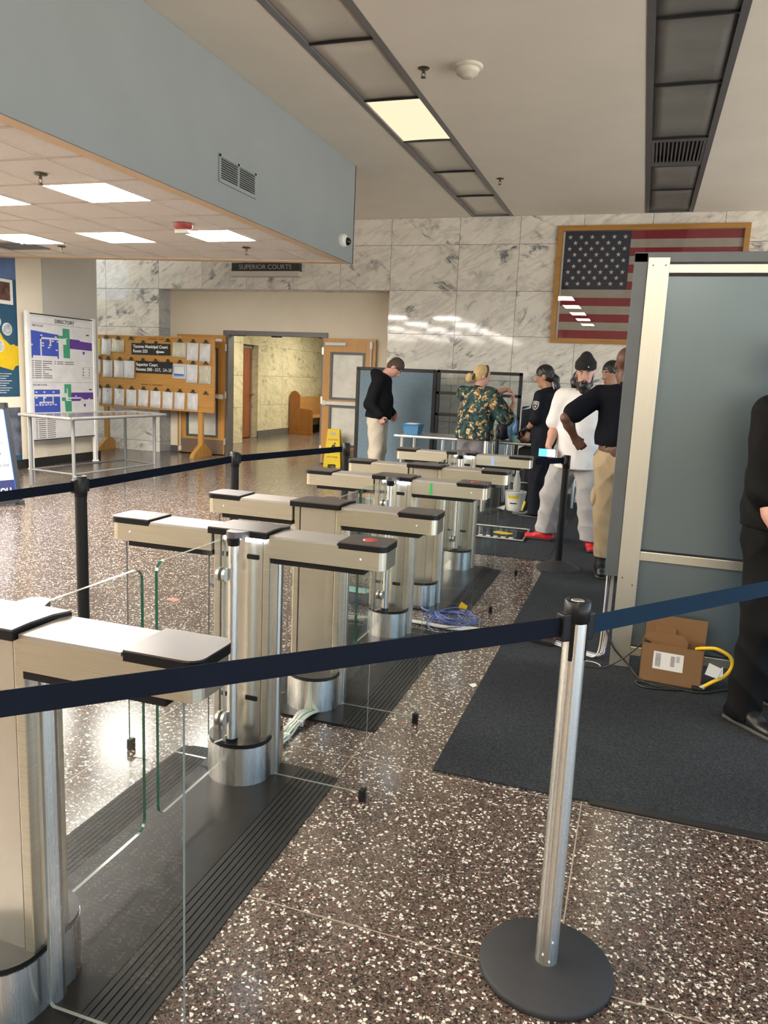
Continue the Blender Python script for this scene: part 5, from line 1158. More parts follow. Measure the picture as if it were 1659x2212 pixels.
# ------------------------------------------------------------------ people: smooth implicit bodies meshed as one surface each
import openvdb
V = lambda *a: np.array(a, float)
def unit(v): return v / (np.linalg.norm(v) + 1e-9)
def rotz(a): c, s = math.cos(a), math.sin(a); return np.array([[c, -s, 0], [s, c, 0], [0, 0, 1]])
def rotx(a): c, s = math.cos(a), math.sin(a); return np.array([[1, 0, 0], [0, c, -s], [0, s, c]])
def roty(a): c, s = math.cos(a), math.sin(a); return np.array([[c, 0, s], [0, 1, 0], [-s, 0, c]])
class SDF:
    def __init__(s): s.p = []
    def cap(s, a, b, ra, rb=None, k=.02, op='+'):
        s.p.append(('c', V(*a), V(*b), ra, ra if rb is None else rb, k, op)); return s
    def ecap(s, a, b, u, ra, rb, k=.03, op='+'):
        """elliptic limb: u = sideways direction, ra/rb = (side radius, depth radius) at the two ends"""
        s.p.append(('e', V(*a), V(*b), V(*u), ra, rb, k, op)); return s
    def ell(s, c, r, R=None, k=.02, op='+'):
        s.p.append(('l', V(*c), V(*r), np.eye(3) if R is None else R, k, op)); return s
    def mesh(s, vox, cuts=(), fold=0., seed=0, fs=1.):
        los, his = [], []
        for p in s.p:
            if p[-1] == '-': continue
            if p[0] == 'c': r = max(p[3], p[4]); los.append(np.minimum(p[1], p[2]) - r); his.append(np.maximum(p[1], p[2]) + r)
            elif p[0] == 'e': r = max(*p[4], *p[5]); los.append(np.minimum(p[1], p[2]) - r); his.append(np.maximum(p[1], p[2]) + r)
            else: r = max(p[2]); los.append(p[1] - r); his.append(p[1] + r)
        lo = np.min(los, 0) - .03; hi = np.max(his, 0) + .03
        n = np.ceil((hi - lo) / vox).astype(int) + 1
        ax = [lo[i] + vox * np.arange(n[i]) for i in range(3)]
        F = np.full(n, .08, np.float32)
        for p in s.p:
            k, op = p[-2], p[-1]
            if p[0] == 'c': r = max(p[3], p[4]); a = np.minimum(p[1], p[2]) - r; b = np.maximum(p[1], p[2]) + r
            elif p[0] == 'e': r = max(*p[4], *p[5]); a = np.minimum(p[1], p[2]) - r; b = np.maximum(p[1], p[2]) + r
            else: r = max(p[2]); a = p[1] - r; b = p[1] + r
            m = .055
            i0 = np.clip(((a - m - lo) / vox).astype(int), 0, n - 1); i1 = np.clip(((b + m - lo) / vox).astype(int) + 2, 1, n)
            if np.any(i1 <= i0): continue
            X = ax[0][i0[0]:i1[0]][:, None, None]; Y = ax[1][i0[1]:i1[1]][None, :, None]; Z = ax[2][i0[2]:i1[2]][None, None, :]
            if p[0] in 'ce':
                A, B = p[1], p[2]; d = B - A; L2 = d @ d + 1e-12
                x, y, z = X - A[0], Y - A[1], Z - A[2]
                t = np.clip((x * d[0] + y * d[1] + z * d[2]) / L2, 0, 1)
                x, y, z = x - t * d[0], y - t * d[1], z - t * d[2]
                if p[0] == 'c': D = np.sqrt(x * x + y * y + z * z) - (p[3] + (p[4] - p[3]) * t)
                else:
                    w = unit(d); u = unit(p[3] - w * (p[3] @ w)); v = np.cross(w, u)
                    ru = p[4][0] + (p[5][0] - p[4][0]) * t; rv = p[4][1] + (p[5][1] - p[4][1]) * t; rw = np.minimum(ru, rv)
                    qu = x * u[0] + y * u[1] + z * u[2]; qv = x * v[0] + y * v[1] + z * v[2]; qw = x * w[0] + y * w[1] + z * w[2]
                    k1 = np.sqrt((qu / ru) ** 2 + (qv / rv) ** 2 + (qw / rw) ** 2); k2 = np.sqrt((qu / ru ** 2) ** 2 + (qv / rv ** 2) ** 2 + (qw / rw ** 2) ** 2) + 1e-9
                    D = k1 * (k1 - 1) / k2; D = np.where(k1 < .2, -rw * .8, D)
            else:
                R = p[3]; x, y, z = X - p[1][0], Y - p[1][1], Z - p[1][2]
                q = [x * R[0, i] + y * R[1, i] + z * R[2, i] for i in range(3)]; r = p[2]
                k1 = np.sqrt(sum((q[i] / r[i]) ** 2 for i in range(3))); k2 = np.sqrt(sum((q[i] / r[i] ** 2) ** 2 for i in range(3))) + 1e-9
                D = k1 * (k1 - 1) / k2; D = np.where(k1 < .2, -min(r) * .8, D)
            G = F[i0[0]:i1[0], i0[1]:i1[1], i0[2]:i1[2]]
            if op == '+':
                h = np.maximum(k - np.abs(G - D), 0) / k; G[...] = np.minimum(G, D) - h * h * k * .25
            else:
                D = -D; h = np.maximum(k - np.abs(G - D), 0) / k; G[...] = np.maximum(G, D) + h * h * k * .25
        X = ax[0][:, None, None]; Y = ax[1][None, :, None]; Z = ax[2][None, None, :]
        if fold:
            sd = seed * 1.7; X0_, Y0_, Z0_ = X, Y, Z; X, Y, Z = (X - lo[0]) * fs, (Y - lo[1]) * fs, (Z - lo[2]) * fs
            wob = np.sin(X * 9 + sd) + np.sin(Y * 11 + sd * 2) + np.sin(Z * 5 + sd)
            f = (1 - 2 * np.abs(np.sin(Z * 15 + X * 9 + Y * 4 + wob * 1.3 + sd))) * .55 + (1 - 2 * np.abs(np.sin(X * 17 - Z * 8 + Y * 6 + wob * 1.4))) * .35 + np.sin(Y * 33 + Z * 21 + wob * 1.7 + sd) * .2
            F -= .8 * fold * f.astype(np.float32); X, Y, Z = X0_, Y0_, Z0_
        for c, nrm in cuts:       # keep the side opposite the normal
            F = np.maximum(F, ((X - c[0]) * nrm[0] + (Y - c[1]) * nrm[1] + (Z - c[2]) * nrm[2]).astype(np.float32))
        F[0], F[-1], F[:, 0], F[:, -1], F[:, :, 0], F[:, :, -1] = .08, .08, .08, .08, .08, .08
        g = openvdb.FloatGrid(1.0); g.copyFromArray(np.ascontiguousarray(F, np.float32)); v, q = g.convertToQuads(0.0)
        v = v * vox + lo
        vol = np.einsum('ij,ij->i', v[q[:, 0]], np.cross(v[q[:, 1]], v[q[:, 2]])).sum()
        if vol < 0: q = q[:, ::-1]
        return v, q
def np_obj(name, vq, ms, parent, matfn=None):
    v, q = vq; me = bpy.data.meshes.new(name)
    me.vertices.add(len(v)); me.vertices.foreach_set('co', v.astype(np.float32).ravel())
    me.loops.add(len(q) * 4); me.loops.foreach_set('vertex_index', q.astype(np.int32).ravel())
    me.polygons.add(len(q)); me.polygons.foreach_set('loop_start', np.arange(0, len(q) * 4, 4, dtype=np.int32)); me.polygons.foreach_set('use_smooth', np.ones(len(q), bool))
    for m in (ms if isinstance(ms, (list, tuple)) else [ms]): me.materials.append(M[m])
    if matfn is not None: me.polygons.foreach_set('material_index', matfn(v[q].mean(1)).astype(np.int32))
    me.update(calc_edges=True); me.validate()
    return obj(name, me, None, parent)

def add_hand(S, w, d, n, side, s=1., curl=.5, spread=.0):
    """palm, four jointed fingers of unequal length and a thumb from the side of the palm"""
    d = unit(d); n = unit(n - d * (n @ d)); t = unit(np.cross(d, n)) * side     # t points to the thumb side
    pe = w + d * .088 * s
    S.ecap(w - d * .01, w + d * .03 * s, t, (.027 * s, .019 * s), (.036 * s, .017 * s), .012); S.ecap(w + d * .03 * s, pe, t, (.036 * s, .016 * s), (.040 * s, .013 * s), .012)
    for i, L in enumerate((.072, .082, .076, .058)):
        off = (.029 - .0195 * i) * s; p = pe + t * off - d * (.004 if i != 3 else .012) * s; a = 0.
        for j, f in enumerate((.45, .32, .23)):
            a += curl * (.9, 1.0, .75)[j]; dd = unit(d * math.cos(a) + n * math.sin(a) + t * spread * (1.5 - i) * .1); e = p + dd * L * f * s
            r0 = (.0095, .0088, .0080)[j] * s; S.cap(p, e, r0, r0 * .93, .004); p = e
    b = w + d * .022 * s + t * .030 * s; d1 = unit(d * .62 + t * .70 + n * .30) if curl < .85 else unit(d * .75 + t * .15 + n * .65); m = b + d1 * .042 * s
    S.cap(w + d * .02 * s + t * .012 * s, m, .0155 * s, .0115 * s, .010); d2 = unit(d * .95 + t * .12 + n * (.25 + curl * .35)) if curl < .85 else unit(d * .5 - t * .7 + n * .4); S.cap(m, m + d2 * .034 * s, .0110 * s, .0088 * s, .004)

def person(name, label, x, y, rz, H=1.75, w=1., belly=0., skin='skin', head=(0, 0, 0), lean=0., twist=0., arms=None, feet=None, shirt=None, pants=None, shoes='shoe_black', hair=None, beard=None, extra=None, vox=.0075, zfloor=.007, boot=0., eyes=True, fat=1., hoff=(0, 0, 0)):
    s = H / 1.75; t = thing(name, label, 'person', (x, y, zfloor), 'people in the hall')
    Rz = rotz(rz); O = V(x, y, zfloor); hipc = V(0, 0, .93)
    Rl = rotx(-lean)
    def L(px, py, pz):                       # lower body, local metres at 1.75 m tall: x right, y forward
        return O + Rz @ (V(px * w, py, pz) * s)
    Rt = rotz(twist)
    def U(px, py, pz):                       # upper body follows the lean at the hip
        q = hipc + Rl @ (V(px * w, py, pz) - hipc); return O + Rz @ Rt @ (q * s)
    XR = Rz @ Rt @ V(1, 0, 0); YF = Rz @ V(0, 1, 0)
    feet = feet or {}
    arms = arms or {}
    B = SDF()
    # ---- legs
    leg = {}
    for sd, nm in ((-1, 'l'), (1, 'r')):
        f = feet.get(nm, {})
        hip = L(sd * .085, 0, .90)
        ank = f['ankle'] if 'ankle' in f else L(sd * .10, -.02, .085)
        ank = V(*ank); toe = unit(V(*f['toe'])) if 'toe' in f else unit(YF * 1. + XR * sd * .18)
        bend = V(*f['bend']) if 'bend' in f else toe * .03
        knee = (hip * .47 + ank * .53) + bend
        leg[nm] = (hip, knee, ank, toe)
        B.cap(hip, knee, .080 * s * fat, .053 * s, .04); B.cap(knee, knee * .6 + ank * .4, .053 * s, .054 * s, .03); B.cap(knee * .6 + ank * .4, ank, .052 * s, .036 * s, .03)
        B.cap(ank - V(0, 0, .02 * s), ank + toe * .10 * s - V(0, 0, .056 * s), .030 * s, .018 * s, .02)
    b = belly
    # ---- trunk
    B.ecap(L(0, 0, .90), U(0, 0, 1.0), XR, (.155 * s * w, .105 * s), (.15 * s * w, .105 * s + b * .5), .05)
    B.ecap(U(0, b * .25, 1.0), U(0, b * .3, 1.16), XR, (.15 * s * w, .105 * s + b * .6), (.15 * s * w, .105 * s + b * .6), .05)
    B.ecap(U(0, b * .15, 1.16), U(0, 0, 1.37), XR, (.152 * s * w, .11 * s + b * .3), (.165 * s * w, .10 * s), .05)
    B.ecap(U(-.12, -.005, 1.405), U(.12, -.005, 1.405), V(0, 0, 1), (.055 * s, .068 * s), (.055 * s, .068 * s), .05)
    # ---- neck and head
    hy, hp, hr = head
    Rh = Rz @ Rt @ Rl @ rotz(hy) @ rotx(-hp) @ roty(hr)
    nb = U(0, -.01, 1.43); piv = U(0 + hoff[0] / w, .005 + hoff[1], 1.535 + hoff[2])
    Hd = lambda px, py, pz: piv + Rh @ (V(px, py, pz) * s)
    B.cap(nb, piv, .058 * s * (w * .5 + .5), .054 * s * (w * .5 + .5), .03); B.cap(piv, Hd(0, .0, .05), .054 * s, .05 * s, .03)
    B.ell(Hd(0, .000, .138), V(.074, .094, .088) * s, Rh, .03); B.ell(Hd(0, .030, .085), V(.064, .070, .098) * s, Rh, .03); B.ell(Hd(0, .050, .018), V(.046 + .01 * (fat > 1.1), .046, .036) * s, Rh, .03)
    B.cap(Hd(0, .095, .118), Hd(0, .118, .076), .0095 * s, .0150 * s, .012); B.ell(Hd(0, .108, .071), V(.019, .013, .010) * s, Rh, .008)
    B.ell(Hd(0, .090, .139), V(.052, .014, .011) * s, Rh, .016)
    B.ell(Hd(0, .094, .040), V(.024, .011, .0065) * s, Rh, .006); B.ell(Hd(0, .091, .030), V(.020, .011, .007) * s, Rh, .006)
    for sd in (-1, 1):
        B.ell(Hd(sd * .074, -.005, .088), V(.010, .022, .032) * s, Rh @ rotz(-sd * .35), .008)
        B.ell(Hd(sd * .031, .100, .116), V(.017, .012, .010) * s, Rh, .010, '-'); B.ell(Hd(sd * .031, .087, .115), V(.013, .011, .009) * s, Rh, .006)
    # ---- arms
    arm = {}
    for sd, nm in ((-1, 'l'), (1, 'r')):
        a = arms.get(nm, {}); sh = U(sd * .178, -.01, 1.405)
        el = V(*a['elbow']) if 'elbow' in a else U(sd * .225, -.03, 1.125)
        wr = V(*a['wrist']) if 'wrist' in a else U(sd * .235, .05, .885)
        hd = unit(V(*a['hand'])) if 'hand' in a else unit(wr - el)
        pn = V(*a['palm']) if 'palm' in a else -XR * sd
        arm[nm] = (sh, el, wr, hd)
        B.cap(sh, el, .050 * s * fat, .041 * s * fat, .03); B.cap(el, el * .65 + wr * .35, .041 * s * fat, .042 * s * fat, .02); B.cap(el * .65 + wr * .35, wr, .041 * s * fat, .026 * s * fat, .02)
        # thumb side: decide so that the thumb points forward/up for a hanging hand
        tdir = np.cross(hd, unit(pn - hd * (pn @ hd))); want = V(*a['thumb']) if 'thumb' in a else YF
        add_hand(B, wr, hd, pn, 1 if tdir @ want >= 0 else -1, s * 1.02, a.get('curl', .45))
    cuts = ()
    hx = Rh.T
    def skinmat(c):
        q = (c - piv) @ Rh / s      # head-local coordinates
        lips = (np.abs(q[:, 0]) < .023) & (q[:, 2] > .024) & (q[:, 2] < .046) & (q[:, 1] > .085)
        brow = (np.abs(np.abs(q[:, 0]) - .032) < .018) & (np.abs(q[:, 2] - .137) < .0055) & (q[:, 1] > .07)
        st = (q[:, 1] > .04) & (q[:, 2] < .05) & (q[:, 2] > -.03) & (np.abs(q[:, 0]) < .075) & ~lips
        r = np.zeros(len(c)); r[lips] = 1; r[brow] = 2
        return r
    bd = np_obj('body', B.mesh(vox), [skin, skin + '_lip', 'brow'], t, skinmat)
    if eyes:
        for sd in (-1, 1):
            bm = bmesh.new(); bmesh.ops.create_uvsphere(bm, u_segments=14, v_segments=10, radius=.0098 * s); c = Hd(sd * .031, .0905, .1155); f = Rh @ V(0, 1, 0)
            mb = MB(); fs = [[v.index for v in fc.verts] for fc in bm.faces]; vs = [np.array(v.co[:]) + c for v in bm.verts]; mb.add(vs, fs, 0, True)
            mb.mi = [1 if unit(np.array(fc.calc_center_median()[:])) @ f > .80 else 0 for fc in bm.faces]; bm.free()
            obj('eye', mb, ['eyewhite', 'iris'], t)
    # ---- clothes
    if shirt:
        m, sl, hem, lo = shirt['m'], shirt['sleeve'], shirt['hem'], shirt.get('loose', .022)
        C = SDF(); bb = b
        C.ecap(U(0, b * .3, hem + .05), U(0, b * .3, 1.12), XR, (.158 * s * w + lo * 1.15, .112 * s + b * .6 + lo * shirt.get('flare', 1.1)), (.152 * s * w + lo, .108 * s + b * .6 + lo), .05)
        C.ecap(U(0, b * .3, hem - .09), U(0, b * .3, hem + .05), XR, (.158 * s * w + lo * 1.2, .112 * s + b * .55 + lo * shirt.get('flare', 1.1)), (.158 * s * w + lo * 1.15, .112 * s + b * .6 + lo * shirt.get('flare', 1.1)), .03)
        C.ecap(U(0, b * .15, 1.12), U(0, 0, 1.37), XR, (.154 * s * w + lo, .112 * s + b * .45 + lo * .9), (.170 * s * w + lo * .6, .102 * s + lo * .6), .05)
        C.ecap(U(-.125, -.005, 1.405), U(.125, -.005, 1.405), V(0, 0, 1), (.058 * s + lo * .35, .070 * s + lo * .5), (.058 * s + lo * .35, .070 * s + lo * .5), .05)
        C.cap(U(0, -.012, 1.42), U(0, -.005, shirt.get('collar', 1.475)), .074 * s * (w * .5 + .5), .064 * s * (w * .5 + .5), .03)
        cuts = [(U(0, 0, hem), -(Rz @ Rl @ V(0, 0, 1)))]
        for nm in 'lr':
            sh, el, wr, hd = arm[nm]
            C.cap(sh, el if sl != 'short' else sh + (el - sh) * shirt.get('len', .66), .054 * s * fat + lo * .75, (.047 * s * fat + lo * .8) if sl != 'short' else .050 * s * fat + lo * 1.1, .035)
            if sl == 'long': C.cap(el, el + (wr - el) * shirt.get('flen', .93), .046 * s * fat + lo * .8, .034 * s + lo * .55, .02)
        # neck hole
        C.cap(U(0, .01, shirt.get('collar', 1.475) + .012), U(0, .02, 1.56), .062 * s, .075 * s, .008, '-')
        if 'add' in shirt: shirt['add'](C, U, XR, s)
        v, q = C.mesh(vox, cuts, shirt.get('fold', .004), seed=int(x * 10) % 7)
        so = np_obj('shirt', (v, q), m, t)
        if 'parts' in shirt: shirt['parts'](so, U, XR, arm, s)
    if pants:
        m, lo = pants['m'], pants.get('loose', .018); top = pants.get('top', 1.02)
        C = SDF()
        C.ecap(L(0, 0, .88), U(0, b * .3, 1.02), XR, (.160 * s * w + lo, .112 * s + lo), (.152 * s * w + lo * .7, .108 * s + b * .5 + lo * .6), .05)
        for nm in 'lr':
            hip, knee, ank, toe = leg[nm]; e = ank + V(0, 0, pants.get('rise', -.03))
            C.cap(hip, knee, .088 * s * fat + lo, .060 * s + lo * pants.get('kn', 1.2), .04); C.cap(knee, e, .060 * s + lo * pants.get('kn', 1.2), .046 * s + lo * pants.get('an', 1.25), .03)
        cuts = [(U(0, 0, top), Rz @ Rl @ V(0, 0, 1))]
        zc_ = min(leg['l'][2][2], leg['r'][2][2]) + pants.get('rise', -.03) - .005
        cuts.append((V(0, 0, zfloor + pants.get('cutz', .035)), V(0, 0, -1)))
        np_obj('trousers', C.mesh(vox, cuts, pants.get('fold', .005), seed=3), m, t)
        if pants.get('belt'):
            Bt = SDF().ecap(U(0, b * .3, top - .035), U(0, b * .3, top - .005), XR, (.152 * s * w + lo * .8 + .006, .109 * s + b * .5 + lo * .7 + .006), (.152 * s * w + lo * .8 + .006, .109 * s + b * .5 + lo * .7 + .006), .02)
            np_obj('belt', Bt.mesh(vox, [(U(0, 0, top + .004), Rz @ Rl @ V(0, 0, 1)), (U(0, 0, top - .042), -(Rz @ Rl @ V(0, 0, 1)))]), 'belt_leather', t)
            if pants.get('loops'):
                mb = MB()
                for a in (-2.2, -1.75, -1.2, -.6): 
                    p_ = U(0, b * .3, top - .02) + (XR * math.cos(a) * (.152 * s * w + lo * .8 + .012) + YF * math.sin(a) * (.109 * s + b * .5 + lo * .7 + .012)); mb.box(p_ - V(.008, .008, .036), p_ + V(.008, .008, .030), bev=.003)
                obj('belt_loop', mb, m, t)
    for nm in 'lr':
        hip, knee, ank, toe = leg[nm]; sd_ = np.cross(toe, V(0, 0, 1)); C = SDF(); g = zfloor
        flat = V(toe[0], toe[1], 0); flat = unit(flat); z0 = ank[2] - .085 * s
        heel = V(ank[0], ank[1], g) - flat * .055 * s; tip = V(ank[0], ank[1], g) + flat * .175 * s
        C.ecap(heel + V(0, 0, .035), tip + V(0, 0, .030), sd_, (.036 * s, .034), (.040 * s, .028), .02); C.cap(V(ank[0], ank[1], g + .05), ank + flat * -.005 + V(0, 0, .015), .044 * s, .047 * s, .03); C.ecap(V(ank[0], ank[1], g + .075) + flat * .01, tip * .6 + heel * .4 + V(0, 0, .055), sd_, (.040 * s, .035), (.036 * s, .025), .03)
        if boot: C.cap(V(ank[0], ank[1], g + .09), V(ank[0], ank[1], g + boot) * .85 + (ank * .7 + knee * .3) * .15, .050 * s, .056 * s, .03)
        so = np_obj('shoe', C.mesh(vox * .8, [(V(0, 0, g + .012), V(0, 0, -1))]), shoes, t)
        S2 = SDF().ecap(heel + V(0, 0, .010) - flat * .004, tip + V(0, 0, .010) + flat * .004, sd_, (.042 * s, .026), (.045 * s, .026), .02)
        np_obj('sole', S2.mesh(vox * .8, [(V(0, 0, g + .0005), V(0, 0, -1)), (V(0, 0, g + .022), V(0, 0, 1))]), {'shoe_red': 'sole_dark'}.get(shoes, 'sole_grey'), so)
    ctx = dict(t=t, U=U, L=L, Hd=Hd, Rh=Rh, XR=XR, YF=YF, s=s, arm=arm, leg=leg, vox=vox)
    if hair: hair(ctx)
    if beard: beard(ctx)
    if extra: extra(ctx)
    return t

def hmat(nm, col, rough=.7): M[nm] = mat(nm, col, rough, var=.25, vscale=60., grain=(1, 1, .3))
for nm, c in (('skin', (.50, .27, .19)), ('skin_tan', (.36, .185, .115)), ('skin_dark', (.115, .052, .033)), ('skin_pink', (.56, .30, .23))):
    M[nm] = mat(nm, c, .5, var=.07, vscale=14.); M[nm + '_lip'] = mat(nm + '_lip', (c[0] * .72, c[1] * .52, c[2] * .52), .45)
hmat('brow', (.03, .02, .015)); hmat('hair_brown', (.055, .035, .02)); hmat('hair_black', (.010, .009, .009), .4); hmat('hair_blond', (.52, .36, .16)); hmat('knit', (.008, .008, .009), .9)
M['eyewhite'] = mat('eyewhite', (.55, .53, .50), .2); M['iris'] = mat('iris', (.02, .012, .008), .15)
M['hoodie'] = mat('black_fleece', (.010, .010, .012), .9, spec=.08, bmp=.2); M['beigepants'] = mat('stone_cotton', (.56, .50, .40), .85, bmp=.2); M['greypants'] = mat('grey_cotton', (.155, .15, .165), .85, bmp=.2)
M['uniform'] = mat('dark_navy_uniform', (.012, .013, .018), .7, spec=.08, bmp=.2); M['tee'] = mat('white_cotton', (.78, .765, .755), .85, bmp=.15); M['sweats'] = mat('grey_fleece', (.36, .35, .35), .9, bmp=.25)
M['polo'] = mat('black_polo_cotton', (.008, .009, .014), .85, spec=.08, bmp=.15); M['khaki'] = mat('khaki_cotton', (.40, .305, .185), .8, bmp=.2); M['blackcloth'] = mat('black_work_cloth', (.0085, .0085, .009), .75, spec=.08, bmp=.2)
M['shoe_black'] = mat('black_leather', (.012, .012, .013), .35); M['shoe_red'] = mat('red_suede', (.52, .012, .02), .5); M['shoe_white'] = mat('white_trainer', (.6, .6, .58), .5); M['sole_grey'] = mat('dark_rubber_sole', (.05, .048, .045), .6); M['sole_dark'] = mat('black_sole', (.012, .012, .012), .6)
M['belt_leather'] = mat('black_leather_belt', (.012, .011, .011), .4); M['floral'] = floral('floral_cloth'); M['glove'] = mat('black_glove', (.010, .010, .011), .4)

def cap_hair(m, top=1.0, low=.02, front=.075, fringe=.148):
    def f(c):
        Hd, Rh, s = c['Hd'], c['Rh'], c['s']; S = SDF()
        S.ell(Hd(0, -.004, .142), V(.084, .105, .098 * top) * s, Rh, .02); S.ell(Hd(0, -.035, .095), V(.076, .070, .085) * s, Rh, .02)
        S.ell(Hd(0, .10, .055), V(.070, .075, .088) * s, Rh, .012, '-'); S.ell(Hd(0, .03, .0), V(.12, .07, .088) * s, Rh, .012, '-')
        for sd in (-1, 1): S.ell(Hd(sd * .08, .002, .085), V(.02, .030, .038) * s, Rh, .008, '-')
        np_obj('hair', S.mesh(c['vox'] * .8, fold=.0035, fs=5.), m, c['t'])
    return f
# 1 man in a black hoodie, head bent
def hood(C, U, XR, s):
    C.ecap(U(-.075, -.075, 1.465), U(.075, -.075, 1.465), V(0, 0, 1), (.050 * s, .050 * s), (.050 * s, .050 * s), .04)
    C.cap(U(-.085, -.03, 1.475), U(-.045, .055, 1.435), .038 * s, .03 * s, .03); C.cap(U(.085, -.03, 1.475), U(.045, .055, 1.435), .038 * s, .03 * s, .03); C.cap(U(0, -.12, 1.48), U(0, -.085, 1.40), .055 * s, .06 * s, .04)
P1 = (-3.50, 10.3)
person('person', 'man in a black hoodie and stone trousers looking down beside the blue screen', *P1, math.radians(-82), 1.84, 1.1, .03, 'skin_pink', head=(0, math.radians(46), 0), lean=math.radians(5), hoff=(0, .065, -.02),
       arms={'r': dict(elbow=(-3.53, 10.02, 1.14), wrist=(-3.36, 9.99, .985), hand=(.35, .1, -.9), palm=(.1, 1, .1), curl=.75, thumb=(1, 0, .3)), 'l': dict(elbow=(-3.52, 10.58, 1.14), wrist=(-3.34, 10.50, 1.0), hand=(.4, -.3, -.8), palm=(0, -1, 0), curl=.7, thumb=(1, 0, .3))},
       shirt=dict(m='hoodie', sleeve='long', hem=.895, loose=.045, add=hood, fold=.007, flare=1.0), pants=dict(m='beigepants', loose=.036, fold=.011, an=1.3), hair=cap_hair('hair_brown'), zfloor=0)
o = obj('held_phone', MB().box((-3.285, 9.965, .90), (-3.255, 10.0, .935), bev=.008), 'blackplastic'); tag(o, 'small black object held in the hand of the man in the hoodie', 'handheld device')
# 2 woman in a floral top
def bun(c):
    Hd, Rh, s = c['Hd'], c['Rh'], c['s']; S = SDF()
    S.ell(Hd(0, -.006, .140), V(.085, .106, .098) * s, Rh, .02); S.ell(Hd(0, -.03, .09), V(.078, .078, .085) * s, Rh, .02); S.ell(Hd(0, .105, .055), V(.072, .075, .092) * s, Rh, .012, '-')
    for sd in (-1, 1): S.ell(Hd(sd * .082, .006, .078), V(.022, .026, .034) * s, Rh, .008, '-')
    S.cap(Hd(0, -.09, .07), Hd(0, -.13, .055), .032 * s, .036 * s, .02)
    h = np_obj('hair', S.mesh(c['vox'] * .8, fold=.003, fs=4.), 'hair_blond', c['t'])
    S = SDF().ell(Hd(.0, -.155, .035), V(.052, .045, .062) * s, Rh, .02); np_obj('bun', S.mesh(c['vox'] * .8, fold=.003, fs=4.), 'hair_blond', h)
    a = [Hd(.0, -.115 + .0, .06) + Rh @ V(.040 * math.cos(q), .012 * math.sin(q), .040 * math.sin(q)) * s for q in [i * PI / 8 for i in range(17)]]; obj('hair_tie', MB().tube(a, .012), 'black', h)
    bnd = [Hd(.088 * math.sin(q), .035, .140 + .100 * math.cos(q)) for q in [-2.1 + 4.2 * i / 20 for i in range(21)]]; obj('headband', MB().tube(bnd, .0075), 'black', h)
person('person', 'blonde woman with a bun in a floral top, her back turned at the table', -1.88, 9.12, math.radians(-28), 1.68, 1.24, .055, 'skin_pink', head=(math.radians(-28), math.radians(8), 0), lean=math.radians(5),
       arms={'r': dict(elbow=(-1.50, 9.10, 1.09), wrist=(-1.455, 9.30, 1.25), hand=(-.05, .35, 1.0), palm=(-1, 0, .1), curl=.6, thumb=(-.3, .2, .9)), 'l': dict(elbow=(-1.80, 9.50, 1.34), wrist=(-1.575, 9.42, 1.425), hand=(1, -.15, -.35), palm=(0, -.3, -1), curl=.55, thumb=(.2, -1, .2))},
       shirt=dict(m='floral', sleeve='short', len=.95, hem=.845, loose=.05, fold=.009, collar=1.46, flare=1.0), pants=dict(m='greypants', loose=.022, fold=.010, kn=2.0, an=3.0), hair=bun, fat=1.15, zfloor=.006)
# 3 officer
def pony(c):
    Hd, Rh, s = c['Hd'], c['Rh'], c['s']; cap_hair('hair_black')(c); S = SDF().ell(Hd(0, -.03, .10), V(.079, .082, .085) * s, Rh, .02)
    S.cap(Hd(0, -.09, .085), Hd(0, -.118, .05), .030 * s, .034 * s, .02); S.cap(Hd(0, -.118, .05), Hd(.0, -.115, -.05), .036 * s, .032 * s, .02); S.cap(Hd(0, -.115, -.05), Hd(.0, -.085, -.13), .032 * s, .016 * s, .02)
    np_obj('ponytail', S.mesh(c['vox'] * .8, fold=.004, fs=4.), 'hair_black', c['t'])
def gloves(c):
    for nm, pn in (('l', 1), ('r', -1)):
        sh, el, wr, hd = c['arm'][nm]; G = SDF(); add_hand(G, wr, hd, V(0, 0, -1), pn, c['s'] * 1.16, .55); G.cap(wr - hd * .035, wr, .034, .036, .01); np_obj('glove', G.mesh(.006), 'glove', c['t'])
def patch(so, U, XR, arm, s):
    sh, el, wr, hd = arm['l']; d = unit(el - sh); c = sh + d * .10; n = V(-.35, -1, 0); n = unit(n - d * (n @ d)); u = np.cross(n, -d)
    u = unit(u); up = -d; f = c + n * .078
    M4 = Matrix(((u[0], up[0], n[0], f[0]), (u[1], up[1], n[1], f[1]), (u[2], up[2], n[2], f[2]), (0, 0, 0, 1)))
    shp = lambda k: [(.8 * a_, .8 * b_) for a_, b_ in [(-.042 * k, .05 * k), (0, .058 * k), (.042 * k, .05 * k), (.044 * k, -.005 * k), (.03 * k, -.045 * k), (0, -.066 * k), (-.03 * k, -.045 * k), (-.044 * k, -.005 * k)]][::-1]
    p_ = obj('shoulder_patch', MB().prism(shp(1), -.012, .001, M4=M4), 'wtext', so); obj('patch_field', MB().prism(shp(.88), .001, .002, M4=M4), 'black', p_)
    obj('patch_device', MB().box((-.024, .010, .002), (.024, .014, .003), M4=M4).box((-.018, .021, .002), (.018, .028, .003), M4=M4).prism([(.007 * math.cos(i * PI / 4), -.014 + .010 * math.sin(i * PI / 4)) for i in range(8)], .002, .003, M4=M4), 'wtext', p_)
